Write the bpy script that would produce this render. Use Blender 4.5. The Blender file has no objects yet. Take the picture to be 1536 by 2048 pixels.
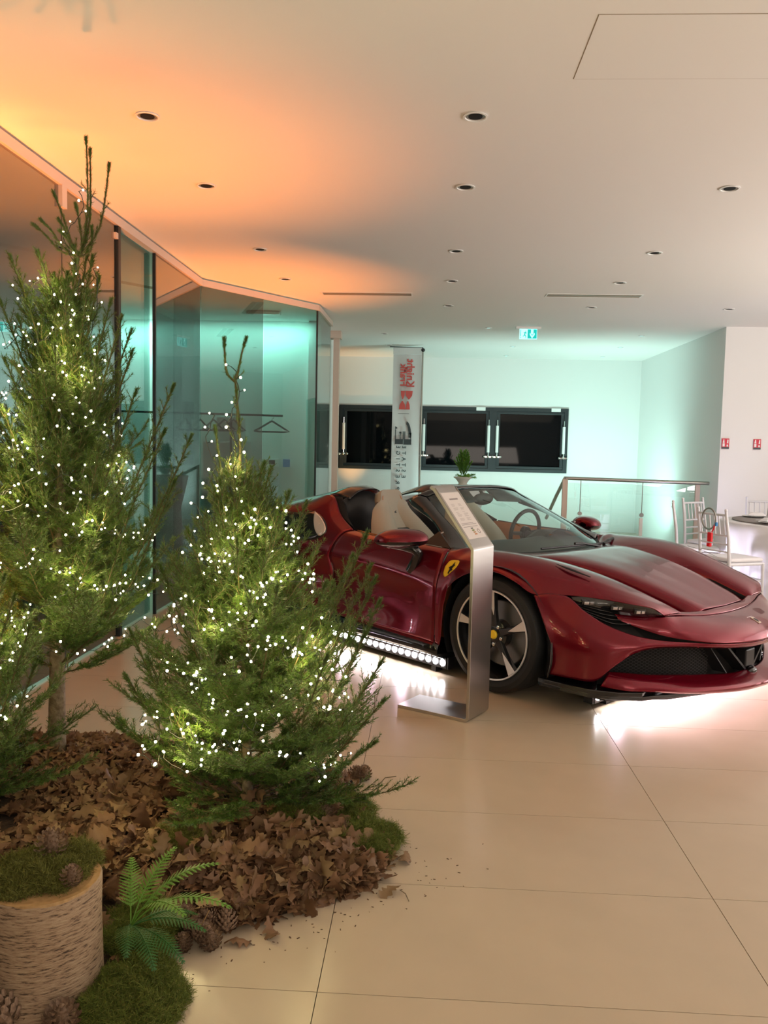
import bpy, math, random
import numpy as np
from mathutils import Vector, Matrix
from mathutils.bvhtree import BVHTree
from math import sin, cos, pi, radians as R

C = bpy.context.scene.collection
sc = bpy.context.scene

# ------------------------------------------------------------- camera, world, light, exposure
CAMH = 1.42
YAW, PIT, ROL, FPX = .0517, .0790, -.02136, 1648.
def set_camera():
    cy, sy, cp_, sp, cr, sr = cos(YAW), sin(YAW), cos(PIT), sin(PIT), cos(ROL), sin(ROL)
    fwd = Vector((-sy*cp_, cy*cp_, -sp)); right = Vector((cy, sy, 0)); down = fwd.cross(right)
    r = right*cr + down*sr; d = -right*sr + down*cr
    m = Matrix((r, -d, -fwd)).transposed().to_4x4(); m.translation = Vector((0, 0, CAMH))
    cd = bpy.data.cameras.new('camera'); cd.sensor_fit = 'HORIZONTAL'; cd.sensor_width = 36
    cd.lens = FPX/1536*36; cd.clip_start = .05; cd.clip_end = 100
    o = bpy.data.objects.new('camera', cd); C.objects.link(o); o.matrix_world = m; sc.camera = o
set_camera()
sc.view_settings.view_transform = 'Standard'; sc.view_settings.look = 'None'
sc.view_settings.exposure = 0.0; sc.view_settings.gamma = 1.0
sc.view_settings.use_curve_mapping = False
w = bpy.data.worlds.new('world'); sc.world = w; w.use_nodes = True
w.node_tree.nodes['Background'].inputs[0].default_value = (.5, .45, .38, 1)
w.node_tree.nodes['Background'].inputs[1].default_value = .25

def area(name, loc, direction, sx, sy, col, power, spread=180):
    l = bpy.data.lights.new(name, 'AREA'); l.shape = 'RECTANGLE'; l.size = sx; l.size_y = sy
    l.color = col; l.energy = power; l.spread = R(spread)
    o = bpy.data.objects.new(name, l); C.objects.link(o); o.location = loc
    o.rotation_euler = Vector(direction).to_track_quat('-Z', 'Y').to_euler(); return o
def spot(name, loc, direction, ang, blend, col, power, rad=.05):
    l = bpy.data.lights.new(name, 'SPOT'); l.spot_size = R(ang); l.spot_blend = blend
    l.color = col; l.energy = power; l.shadow_soft_size = rad
    o = bpy.data.objects.new(name, l); C.objects.link(o); o.location = loc
    o.rotation_euler = Vector(direction).to_track_quat('-Z', 'Y').to_euler(); return o
def point(name, loc, col, power, rad=.05):
    l = bpy.data.lights.new(name, 'POINT'); l.color = col; l.energy = power; l.shadow_soft_size = rad
    o = bpy.data.objects.new(name, l); C.objects.link(o); o.location = loc; return o

# unseen fill lamps added behind and beside the camera to brighten the hall
area('hall_light', (2.2, -1.6, 2.9), (0, .35, -1), 5, 2.5, (1, .83, .62), 36)
area('hall_uplighter', (1.6, -1.8, 1.2), (0, .55, 1), 3.5, 1.2, (1, .87, .76), 105)
area('hall_uplighter', (6.5, 3.0, 1.6), (-.5, .1, 1), 1.5, 4, (1, .90, .83), 150)
area('hall_uplighter', (5.9, 6.2, 1.0), (-.35, .0, 1), 2, 2, (1, .94, .90), 150)
area('hall_light', (7.6, 5.5, 2.2), (-1, 0, -.25), 5, 1.2, (.95, .84, .84), 40)
# orange uplights washing the ceiling along the glass partition
ORG = (1, .27, .035)
spot('orange_uplight', (-1.90, 3.3, .30), (-.12, -.03, 1), 82, 1, ORG, 430)
spot('orange_uplight', (-1.95, 4.7, .25), (.0, .0, 1), 82, 1, ORG, 430)
spot('orange_uplight', (-1.50, 8.1, .2), (-.16, .03, 1), 80, 1, ORG, 430)
spot('orange_uplight', (-1.35, 14.3, .15), (-.02, .06, 1), 60, 1, (1, .45, .12), 130)
# mint green wash of the stair hall
MINT = (.60, 1, .92)
for x, p in ((.6, 120), (2.3, 150), (3.2, 75)):
    spot('mint_uplight', (x, 12.4, .12), (.0, .75, 1), 140, 1, MINT, p, .12)
spot('mint_uplight', (2.2, 13.2, .12), (1, .1, .9), 140, 1, MINT, 85, .12)
# violet white wash at the dinner tables
spot('violet_uplight', (3.35, 9.7, .12), (.1, .35, 1), 130, 1, (.74, .68, 1), 34, .1)
spot('violet_uplight', (2.5, 8.1, .1), (.8, .2, .35), 120, 1, (.85, .80, 1), 48, .1)
# mint light inside the cloakroom behind the glass
area('cloakroom_cove', (-4.6, 10.45, 2.93), (0, .35, -1), 6.0, .12, (.40, 1, .84), 80)
area('cloakroom_ceiling', (-4.5, 8.0, 2.9), (0, 0, -1), 2, 2, (.5, 1, .88), 8)

# ------------------------------------------------------------- materials
def mat(name, col, rough=.5, metal=0., spec=.5, coat=0., emis=None, es=0., noise=None, bump=None, trans=0., ior=1.45, aniso=0., alpha=1., sub=0.):
    m = bpy.data.materials.new(name); m.use_nodes = True; nt = m.node_tree; b = nt.nodes['Principled BSDF']
    col = tuple(col)+(1,) if len(col) == 3 else col
    b.inputs['Base Color'].default_value = col; b.inputs['Roughness'].default_value = rough
    b.inputs['Metallic'].default_value = metal; b.inputs['Specular IOR Level'].default_value = spec
    b.inputs['Coat Weight'].default_value = coat; b.inputs['Coat Roughness'].default_value = .03
    b.inputs['IOR'].default_value = ior; b.inputs['Transmission Weight'].default_value = trans
    b.inputs['Anisotropic'].default_value = aniso; b.inputs['Alpha'].default_value = alpha
    if emis: b.inputs['Emission Color'].default_value = tuple(emis)+(1,); b.inputs['Emission Strength'].default_value = es
    if noise:   # (scale, second colour, stretch)
        tc = nt.nodes.new('ShaderNodeTexCoord'); mp = nt.nodes.new('ShaderNodeMapping'); n = nt.nodes.new('ShaderNodeTexNoise')
        mp.inputs['Scale'].default_value = noise[2] if len(noise) > 2 else (1, 1, 1)
        n.inputs['Scale'].default_value = noise[0]; n.inputs['Detail'].default_value = 5
        r = nt.nodes.new('ShaderNodeValToRGB'); r.color_ramp.elements[0].position = .35; r.color_ramp.elements[1].position = .65
        r.color_ramp.elements[0].color = col; r.color_ramp.elements[1].color = tuple(noise[1])+(1,)
        nt.links.new(tc.outputs['Object'], mp.inputs[0]); nt.links.new(mp.outputs[0], n.inputs['Vector'])
        nt.links.new(n.outputs[0], r.inputs[0]); nt.links.new(r.outputs[0], b.inputs['Base Color'])
    if bump:    # (scale, strength, stretch)
        tc = nt.nodes.new('ShaderNodeTexCoord'); mp = nt.nodes.new('ShaderNodeMapping'); n = nt.nodes.new('ShaderNodeTexNoise')
        mp.inputs['Scale'].default_value = bump[2] if len(bump) > 2 else (1, 1, 1)
        n.inputs['Scale'].default_value = bump[0]; n.inputs['Detail'].default_value = 4
        bp = nt.nodes.new('ShaderNodeBump'); bp.inputs['Strength'].default_value = bump[1]; bp.inputs['Distance'].default_value = .01
        nt.links.new(tc.outputs['Object'], mp.inputs[0]); nt.links.new(mp.outputs[0], n.inputs['Vector'])
        nt.links.new(n.outputs[0], bp.inputs['Height']); nt.links.new(bp.outputs[0], b.inputs['Normal'])
    return m
def glass(name, tint, ior=1.5, add=0., rough=0.):
    m = bpy.data.materials.new(name); m.use_nodes = True; nt = m.node_tree; nt.nodes.clear()
    o = nt.nodes.new('ShaderNodeOutputMaterial'); mx = nt.nodes.new('ShaderNodeMixShader')
    t = nt.nodes.new('ShaderNodeBsdfTransparent'); g = nt.nodes.new('ShaderNodeBsdfGlossy'); f = nt.nodes.new('ShaderNodeFresnel')
    t.inputs[0].default_value = tuple(tint)+(1,); g.inputs['Roughness'].default_value = rough; f.inputs[0].default_value = ior
    a = nt.nodes.new('ShaderNodeMath'); a.operation = 'ADD'; a.use_clamp = True; a.inputs[1].default_value = add
    geo = nt.nodes.new('ShaderNodeNewGeometry'); inv = nt.nodes.new('ShaderNodeMath'); inv.operation = 'MULTIPLY'
    # Fresnel from the outside on both faces of a thin pane
    d = nt.nodes.new('ShaderNodeVectorMath'); d.operation = 'DOT_PRODUCT'; ab = nt.nodes.new('ShaderNodeMath'); ab.operation = 'ABSOLUTE'
    nt.links.new(geo.outputs['Incoming'], d.inputs[0]); nt.links.new(geo.outputs['Normal'], d.inputs[1]); nt.links.new(d.outputs['Value'], ab.inputs[0])
    s1 = nt.nodes.new('ShaderNodeMath'); s1.operation = 'SUBTRACT'; s1.inputs[0].default_value = 1; nt.links.new(ab.outputs[0], s1.inputs[1])
    pw = nt.nodes.new('ShaderNodeMath'); pw.operation = 'POWER'; pw.inputs[1].default_value = 5; nt.links.new(s1.outputs[0], pw.inputs[0])
    f0 = ((ior-1)/(ior+1))**2*1.8
    inv.inputs[1].default_value = 1-f0; nt.links.new(pw.outputs[0], inv.inputs[0]); nt.links.new(inv.outputs[0], a.inputs[0]); a.inputs[1].default_value = f0+add
    nt.nodes.remove(f)
    nt.links.new(a.outputs[0], mx.inputs[0]); nt.links.new(t.outputs[0], mx.inputs[1]); nt.links.new(g.outputs[0], mx.inputs[2]); nt.links.new(mx.outputs[0], o.inputs[0])
    return m

M = {}
M['wall'] = mat('wall_paint', (.80, .80, .78), .7, bump=(120, .03))
M['ceil'] = mat('ceiling_paint', (.82, .80, .77), .75)
M['tile'] = mat('beige_tile', (.50, .41, .295), .21, spec=.45, noise=(3, (.475, .39, .28)), bump=(400, .015))
M['grout'] = mat('grout', (.33, .27, .20), .8)
M['trim'] = mat('partition_trim', (.62, .50, .42), .45)
M['glassw'] = glass('tinted_partition_glass', (.32, .38, .37), 1.5, .26)
M['glassw2'] = glass('lighter_partition_glass', (.62, .72, .70), 1.5, .02)
M['glassw3'] = glass('mid_partition_glass', (.42, .49, .47), 1.5, .06)
M['darkmetal'] = mat('dark_metal', (.04, .045, .05), .4, .6)
M['frame'] = mat('window_frame', (.018, .028, .032), .4)
M['nightglass'] = mat('night_glass', (.002, .003, .004), .03, spec=.16)
M['white'] = mat('white_plastic', (.82, .82, .80), .4)
M['chrome'] = mat('chrome', (.8, .8, .8), .12, 1)
M['steel'] = mat('brushed_steel', (.50, .48, .46), .32, 1, bump=(60, .04, (1, 1, 60)), aniso=.5)
M['steelrail'] = mat('rail_steel', (.38, .37, .34), .3, 1)
M['clear'] = glass('clear_glass', (.93, .97, .96), 1.5, 0)
M['black'] = mat('black_plastic', (.012, .012, .013), .45)
M['gloss'] = mat('gloss_black', (.008, .008, .009), .12, coat=.6)
M['void'] = mat('dark_recess', (.004, .004, .004), .9)
M['rubber'] = mat('tyre_rubber', (.012, .013, .014), .55, bump=(80, .1))
M['red'] = mat('candy_red_paint', (.155, .0008, .011), .24, .55, coat=.5, noise=(900, (.175, .001, .013)))
M['alloy'] = mat('machined_alloy', (.80, .79, .78), .34, .55)
M['darkalloy'] = mat('black_alloy', (.02, .021, .023), .22, .4, coat=.5)
M['disc'] = mat('brake_disc', (.20, .20, .20), .35, .8)
M['yellow'] = mat('yellow_enamel', (.85, .60, .03), .35)
M['windscreen'] = glass('windscreen_glass', (.70, .84, .80), 1.52, .02)
M['cream'] = mat('cream_leather', (.40, .37, .30), .5, bump=(200, .1))
M['orangetrim'] = mat('orange_leather', (.42, .15, .04), .5)
M['lens'] = glass('lamp_lens', (.75, .78, .8), 1.5, .03)
M['reflector'] = mat('lamp_reflector', (.6, .62, .64), .15, .9)
M['led'] = mat('led_lens', (1, 1, 1), .3, emis=(1, .95, .98), es=60)
M['bulb'] = mat('fairy_bulb', (1, .95, .7), .3, emis=(1, .86, .48), es=38)
M['wire'] = mat('green_wire', (.006, .012, .006), .5)
M['bark'] = mat('spruce_bark', (.13, .095, .055), .85, noise=(40, (.24, .19, .12)), bump=(60, .6))
M['twig'] = mat('spruce_twig', (.10, .075, .03), .8)
M['soil'] = mat('dark_soil', (.03, .02, .012), .95, noise=(30, (.06, .035, .02)), bump=(50, .8))
M['cone'] = mat('pinecone', (.12, .07, .042), .7, noise=(9, (.22, .14, .085)))
M['birchend'] = mat('cut_birch_wood', (.42, .26, .11), .7, noise=(60, (.30, .18, .07)))
M['tablecloth'] = mat('white_tablecloth', (.78, .76, .78), .8, bump=(12, .2))
M['chair'] = mat('chair_white', (.72, .72, .76), .35)
M['redplastic'] = mat('red_plastic', (.75, .01, .02), .4)
M['blueplastic'] = mat('blue_plastic', (.04, .25, .6), .4)
M['paper'] = mat('printed_paper', (.62, .57, .53), .6)
M['ink'] = mat('grey_ink', (.24, .21, .20), .7)
M['lightink'] = mat('light_grey_ink', (.42, .37, .34), .7)
M['bannerc'] = mat('banner_fabric', (.62, .64, .64), .7, bump=(9, .1))
M['bannerred'] = mat('banner_red_print', (.60, .10, .09), .7)
M['bannergrey'] = mat('banner_grey_print', (.045, .055, .06), .7)
M['exitface'] = mat('exit_sign_white', (.3, .9, .9), .4, emis=(.45, 1, .95), es=1.1)
M['exitgreen'] = mat('exit_sign_green', (.0, .35, .33), .4, emis=(0, .48, .43), es=.9)
M['signred'] = mat('fire_sign_red', (.62, .03, .06), .5)
M['horse'] = mat('black_enamel', (.01, .01, .01), .4)
M['leafcrumb'] = mat('leaf_crumb', (.09, .05, .03), .9)
M['doordark'] = mat('dark_door', (.10, .105, .09), .5)
M['hanger'] = mat('dark_wood_hanger', (.02, .02, .018), .5)
M['pot'] = mat('stone_pot', (.55, .54, .48), .7)

def var_mat(name, cols, rough, trans=.0, bumps=None):
    """colour varies from piece to piece (random per island) and along a noise"""
    m = bpy.data.materials.new(name); m.use_nodes = True; nt = m.node_tree; b = nt.nodes['Principled BSDF']
    g = nt.nodes.new('ShaderNodeNewGeometry'); r = nt.nodes.new('ShaderNodeValToRGB'); cr = r.color_ramp
    while len(cr.elements) < len(cols): cr.elements.new(.5)
    for i, c in enumerate(cols): cr.elements[i].position = i/(len(cols)-1); cr.elements[i].color = tuple(c)+(1,)
    ob = nt.nodes.new('ShaderNodeObjectInfo'); ad = nt.nodes.new('ShaderNodeMath'); ad.operation = 'ADD'; fr = nt.nodes.new('ShaderNodeMath'); fr.operation = 'FRACT'
    nt.links.new(g.outputs['Random Per Island'], ad.inputs[0]); nt.links.new(ob.outputs['Random'], ad.inputs[1]); nt.links.new(ad.outputs[0], fr.inputs[0])
    nt.links.new(fr.outputs[0], r.inputs[0]); nt.links.new(r.outputs[0], b.inputs['Base Color'])
    b.inputs['Roughness'].default_value = rough
    if trans:
        o = nt.nodes['Material Output']; t = nt.nodes.new('ShaderNodeBsdfTranslucent'); mx = nt.nodes.new('ShaderNodeMixShader'); mx.inputs[0].default_value = trans
        nt.links.new(r.outputs[0], t.inputs[0]); nt.links.new(b.outputs[0], mx.inputs[1]); nt.links.new(t.outputs[0], mx.inputs[2]); nt.links.new(mx.outputs[0], o.inputs[0])
    return m
M['needle'] = var_mat('spruce_needles', [(.030, .07, .012), (.065, .13, .018), (.11, .18, .03), (.045, .095, .018)], .5, .3)
M['moss'] = var_mat('moss', [(.06, .09, .010), (.11, .16, .018), (.17, .20, .03), (.15, .14, .03)], .8, .2)
M['moss2'] = var_mat('dry_moss', [(.10, .11, .015), (.17, .17, .03), (.13, .14, .02), (.08, .08, .015)], .8, .2)
M['leaf'] = var_mat('dry_oak_leaf', [(.11, .055, .025), (.22, .115, .055), (.15, .08, .04), (.26, .17, .08)], .65, .12)
M['fern'] = var_mat('fern_green', [(.12, .28, .03), (.17, .36, .05), (.14, .32, .04)], .5, .3)
M['ferndark'] = var_mat('fern_dark', [(.03, .12, .02), (.04, .15, .025)], .5, .3)

def birch():
    m = mat('birch_bark', (.30, .22, .14), .75); nt = m.node_tree; b = nt.nodes['Principled BSDF']
    tc = nt.nodes.new('ShaderNodeTexCoord'); mp = nt.nodes.new('ShaderNodeMapping'); mp.inputs['Scale'].default_value = (26, 26, 170)
    n = nt.nodes.new('ShaderNodeTexNoise'); n.inputs['Scale'].default_value = 1.3; n.inputs['Detail'].default_value = 6; n.inputs['Roughness'].default_value = .65
    r = nt.nodes.new('ShaderNodeValToRGB'); e = r.color_ramp.elements
    e[0].position = .36; e[0].color = (.05, .03, .018, 1); e[1].position = .46; e[1].color = (.30, .20, .12, 1)
    x = r.color_ramp.elements.new(.7); x.color = (.44, .33, .21, 1)
    bp = nt.nodes.new('ShaderNodeBump'); bp.inputs['Strength'].default_value = .8; bp.inputs['Distance'].default_value = .006
    nt.links.new(tc.outputs['Object'], mp.inputs[0]); nt.links.new(mp.outputs[0], n.inputs['Vector']); nt.links.new(n.outputs[0], r.inputs[0])
    nt.links.new(r.outputs[0], b.inputs['Base Color']); nt.links.new(n.outputs[0], bp.inputs['Height']); nt.links.new(bp.outputs[0], b.inputs['Normal'])
    return m
M['birch'] = birch()

# ------------------------------------------------------------- mesh helpers
def link(name, me, m, parent=None):
    o = bpy.data.objects.new(name, me); C.objects.link(o)
    if parent: o.parent = parent
    if m is not None and not me.materials: me.materials.append(M[m] if isinstance(m, str) else m)
    return o
def tag(o, label=None, cat=None, group=None, kind=None):
    if label: o['label'] = label
    if cat: o['category'] = cat
    if group: o['group'] = group
    if kind: o['kind'] = kind
    return o
def empty(name, loc=(0, 0, 0), rz=0., label=None, cat=None, group=None):
    o = bpy.data.objects.new(name, None); C.objects.link(o); o.location = loc; o.rotation_euler = (0, 0, rz)
    o.empty_display_size = .1
    return tag(o, label, cat, group)
class MB:
    def __init__(s): s.v = []; s.f = []
    def add(s, vs, fs):
        k = len(s.v); s.v += [tuple(v) for v in vs]; s.f += [tuple(i+k for i in f) for f in fs]; return s
    def box(s, a, b, m=None):
        x0, y0, z0 = a; x1, y1, z1 = b
        vs = [(x0, y0, z0), (x1, y0, z0), (x1, y1, z0), (x0, y1, z0), (x0, y0, z1), (x1, y0, z1), (x1, y1, z1), (x0, y1, z1)]
        if m is not None: vs = [m @ Vector(v) for v in vs]
        return s.add(vs, [(3, 2, 1, 0), (4, 5, 6, 7), (0, 1, 5, 4), (1, 2, 6, 5), (2, 3, 7, 6), (3, 0, 4, 7)])
    def tube(s, pts, r, n=8, cap=True):
        pts = [Vector(p) for p in pts]; rs = r if isinstance(r, (list, tuple)) else [r]*len(pts); rings = []; up = None
        for i, p in enumerate(pts):
            d = (pts[min(i+1, len(pts)-1)]-pts[max(i-1, 0)]).normalized()
            if up is None: up = d.orthogonal().normalized()
            else:
                up = up - d*up.dot(d); up = up.normalized() if up.length > 1e-6 else d.orthogonal().normalized()
            q = d.cross(up); rings.append([p+(up*cos(2*pi*k/n)+q*sin(2*pi*k/n))*rs[i] for k in range(n)])
        vs = [v for ring in rings for v in ring]; fs = []
        for i in range(len(pts)-1):
            for k in range(n):
                a = i*n+k; b = i*n+(k+1) % n; fs.append((a, b, b+n, a+n))
        if cap: fs += [tuple(range(n-1, -1, -1)), tuple((len(pts)-1)*n+k for k in range(n))]
        return s.add(vs, fs)
    def lathe(s, prof, n=32, m=None, closed=False):
        """prof: (radius, z); about Z"""
        vs = [Vector((r*cos(2*pi*k/n), r*sin(2*pi*k/n), z)) for r, z in prof for k in range(n)]
        if m is not None: vs = [m @ v for v in vs]
        fs = [(i*n+k, i*n+(k+1) % n, (i+1)*n+(k+1) % n, (i+1)*n+k) for i in range(len(prof)-1) for k in range(n)]
        if closed: i = len(prof)-1; fs += [(i*n+k, i*n+(k+1) % n, (k+1) % n, k) for k in range(n)]
        else: fs += [tuple(range(n-1, -1, -1)), tuple((len(prof)-1)*n+k for k in range(n))]
        return s.add(vs, fs)
    def prism(s, poly, h0, h1, m=None):
        n = len(poly); vs = [Vector((x, y, h0)) for x, y in poly]+[Vector((x, y, h1)) for x, y in poly]
        if m is not None: vs = [m @ v for v in vs]
        return s.add(vs, [tuple(range(n-1, -1, -1)), tuple(range(n, 2*n))]+[(i, (i+1) % n, (i+1) % n+n, i+n) for i in range(n)])
    def ball(s, c, r, n=10, k=6, sc_=(1, 1, 1)):
        vs = [Vector((c[0], c[1], c[2]+r*sc_[2]))]
        for i in range(1, k):
            for j in range(n):
                a = pi*i/k; b = 2*pi*j/n; vs.append(Vector((c[0]+r*sc_[0]*sin(a)*cos(b), c[1]+r*sc_[1]*sin(a)*sin(b), c[2]+r*sc_[2]*cos(a))))
        vs.append(Vector((c[0], c[1], c[2]-r*sc_[2]))); e = len(vs)-1
        fs = [(0, 1+j, 1+(j+1) % n) for j in range(n)]
        fs += [(1+i*n+j, 1+(i+1)*n+j, 1+(i+1)*n+(j+1) % n, 1+i*n+(j+1) % n) for i in range(k-2) for j in range(n)]
        fs += [(e, 1+(k-2)*n+(j+1) % n, 1+(k-2)*n+j) for j in range(n)]
        return s.add(vs, fs)
    def mesh(s, smooth=False, name='m'):
        me = bpy.data.meshes.new(name); me.from_pydata(s.v, [], s.f); me.update()
        if smooth: sm(me, smooth)
        return me
    def build(s, name, m, parent=None, smooth=False, bevel=0, loc=None, rz=None):
        o = link(name, s.mesh(smooth, name), m, parent)
        if loc is not None: o.location = loc
        if rz is not None: o.rotation_euler = (0, 0, rz)
        if bevel:
            b = o.modifiers.new('bevel', 'BEVEL'); b.width = bevel; b.segments = 2; b.limit_method = 'ANGLE'
        return o
def sm(me, ang=35):
    me.polygons.foreach_set('use_smooth', [True]*len(me.polygons))
    if ang is True: ang = 35
    if ang < 179: me.set_sharp_from_angle(angle=R(ang))
def fast_mesh(name, verts, quads=None, tris=None):
    me = bpy.data.meshes.new(name); f = quads if quads is not None else tris; k = f.shape[1]
    me.vertices.add(len(verts)); me.vertices.foreach_set('co', np.ascontiguousarray(verts, dtype=np.float32).ravel())
    me.loops.add(len(f)*k); me.loops.foreach_set('vertex_index', np.ascontiguousarray(f, dtype=np.int32).ravel())
    me.polygons.add(len(f)); me.polygons.foreach_set('loop_start', np.arange(0, len(f)*k, k, dtype=np.int32))
    me.polygons.foreach_set('loop_total', np.full(len(f), k, dtype=np.int32)); me.update(calc_edges=True)
    return me
def blades(p, d, side, ln, wd):
    """thin pointed blades: base p, direction d, side vector"""
    a = p-side*wd[:, None]*.5; b = p+side*wd[:, None]*.5; m = p+d*(ln*.55)[:, None]; c = p+d*ln[:, None]
    V = np.stack([a, b, m+side*wd[:, None]*.5, c, m-side*wd[:, None]*.5], 1).reshape(-1, 3)
    n = len(p); i = np.arange(n)[:, None]*5
    return V, np.concatenate([i+np.array([[0, 1, 2, 4]]), ], 0), np.concatenate([i+np.array([[4, 2, 3]])], 0)
def blade_mesh(name, p, d, side, ln, wd):
    a = p-side*wd[:, None]*.5; b = p+side*wd[:, None]*.5; c = p+d*ln[:, None]
    V = np.stack([a, b, c+side*wd[:, None]*.18, c-side*wd[:, None]*.18], 1).reshape(-1, 3)
    return fast_mesh(name, V, quads=np.arange(len(p)*4).reshape(-1, 4))
def text_mesh(txt, size, m, name, parent, mw, bold=0., align='CENTER', ext=.0008, sx=1., font=None):
    cu = bpy.data.curves.new('t', 'FONT'); cu.body = txt; cu.size = size; cu.align_x = align; cu.align_y = 'CENTER'; cu.extrude = ext; cu.offset = bold; cu.resolution_u = 3
    t = bpy.data.objects.new('t', cu); C.objects.link(t); dg = bpy.context.evaluated_depsgraph_get(); dg.update()
    me = bpy.data.meshes.new_from_object(t.evaluated_get(dg)); bpy.data.objects.remove(t)
    me.transform(mw @ Matrix.Diagonal((sx, 1, 1, 1))); me.materials.clear()
    return link(name, me, m, parent)
# ============================================================= THE ROOM
CH = 3.0
def struct(name, mb, m, parent=None, kind='structure', **k):
    o = mb.build(name, m, parent, **k); o['kind'] = kind; return o
def pane_quad(a, b, z0, z1, th=.012):
    """upright slab from a to b (xy)"""
    a = Vector((a[0], a[1], 0)); b = Vector((b[0], b[1], 0)); n = (b-a).cross(Vector((0, 0, 1))).normalized()*th/2
    mb = MB(); vs = [a-n, b-n, b+n, a+n]
    return mb.add([(v.x, v.y, z0) for v in vs]+[(v.x, v.y, z1) for v in vs], [(3, 2, 1, 0), (4, 5, 6, 7), (0, 1, 5, 4), (1, 2, 6, 5), (2, 3, 7, 6), (3, 0, 4, 7)])
FW = 14.69
fl = struct('floor', MB().box((-9, -4, -.12), (9, 15, -.012)), 'grout')
tm = MB().box((.0012, .0012, -.010), (1.1988, .5525, 0)).mesh(name='tile'); tm.materials.append(M['tile'])
edge = MB()
for i in range(-2, 5):
    for j in range(-2, 23):
        x = -.2528+i*1.2; y = 2.031+j*.5537
        o = link('tile', tm, 'tile', fl); o.location = (x, y, 0)
x0, x1, y0, y1 = -.2528-2.4, -.2528+6.0, 2.031-2*.5537, 2.031+23*.5537
for a, b in (((-9, -4), (9, y0)), ((-9, y0), (x0, 15)), ((x1, y0), (9, 15)), ((x0, y1), (x1, 15))):
    edge.box((a[0], a[1], -.011), (b[0], b[1], 0))
tag(edge.build('far_tiles', 'tile', fl), kind='stuff')

ce = struct('ceiling', MB().box((-9, -4, CH), (9, 15, CH+.1)), 'ceil')
# access panel let into the ceiling: only its hairline joint shows
jx0, jy0, jx1, jy1 = .58, 3.16, 2.1, 3.68
MBp = MB().box((jx0, jy0, CH-.002), (jx1, jy1, CH+.001)); MBp.build('access_panel', 'ceil', ce)
MB().box((jx0-.004, jy0-.004, CH-.0008), (jx1+.004, jy1+.004, CH+.001)).build('panel_joint', 'grout', ce)
def wall(name, a, b, z0=0, z1=CH, th=.15, m='wall'):
    """slab whose visible face runs a->b; the thickness goes to the right of a->b"""
    a = Vector((a[0], a[1], 0)); b = Vector((b[0], b[1], 0)); n = (b-a).cross(Vector((0, 0, 1))).normalized()*th
    vs = [a, b, b+n, a+n]
    return struct(name, MB().add([(v.x, v.y, z0) for v in vs]+[(v.x, v.y, z1) for v in vs], [(3, 2, 1, 0), (4, 5, 6, 7), (0, 1, 5, 4), (1, 2, 6, 5), (2, 3, 7, 6), (3, 0, 4, 7)]), m)
# far wall with one long window opening
wf = struct('wall_back', MB().box((-9, FW, 0), (3.83, FW+.2, 1.02)).box((-9, FW, 2.15), (3.83, FW+.2, CH)).box((2.44, FW, 1.02), (3.83, FW+.2, 2.15)).box((-9, FW, 1.02), (-4.2, FW+.2, 2.15)), 'wall')
wall('wall_right', (3.67, 10.80), (3.67, FW), th=.15)
struct('wall_front_right', MB().box((3.67, 10.62, 0), (4.30, 10.80, CH)).box((4.30, 10.62, 2.30), (9, 10.80, CH)).box((5.4, 10.62, 0), (9, 10.8, 2.3)), 'wall')
wall('wall_east', (8.0, -4), (8.0, 10.7), th=.15)
wall('wall_south', (-9, -3.2), (9, -3.2), th=.15)
wall('wall_west', (-8.0, -4), (-8.0, 15), th=-.15)
wall('wall_cloakroom', (-8.0, 10.70), (-1.55, 10.70), th=-.12)
wall('wall_cloakroom_front', (-8, 3.2), (-2.9, 3.2), th=.1)
# tall dark door in the right hand wall
dr = struct('door_1', MB().box((4.30, 10.66, 0), (4.36, 10.79, 2.30)).box((5.34, 10.66, 0), (5.40, 10.79, 2.30)).box((4.36, 10.66, 2.24), (5.34, 10.79, 2.30)), 'doordark')
MB().box((4.36, 10.70, .01), (4.845, 10.75, 2.24)).build('door_leaf', 'doordark', dr, bevel=.004)
MB().box((4.855, 10.70, .01), (5.34, 10.75, 2.24)).build('door_leaf', 'doordark', dr, bevel=.004)
MB().tube([(4.80, 10.66, .9), (4.80, 10.66, 1.3)], .012).build('door_handle', 'chrome', dr)

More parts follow.
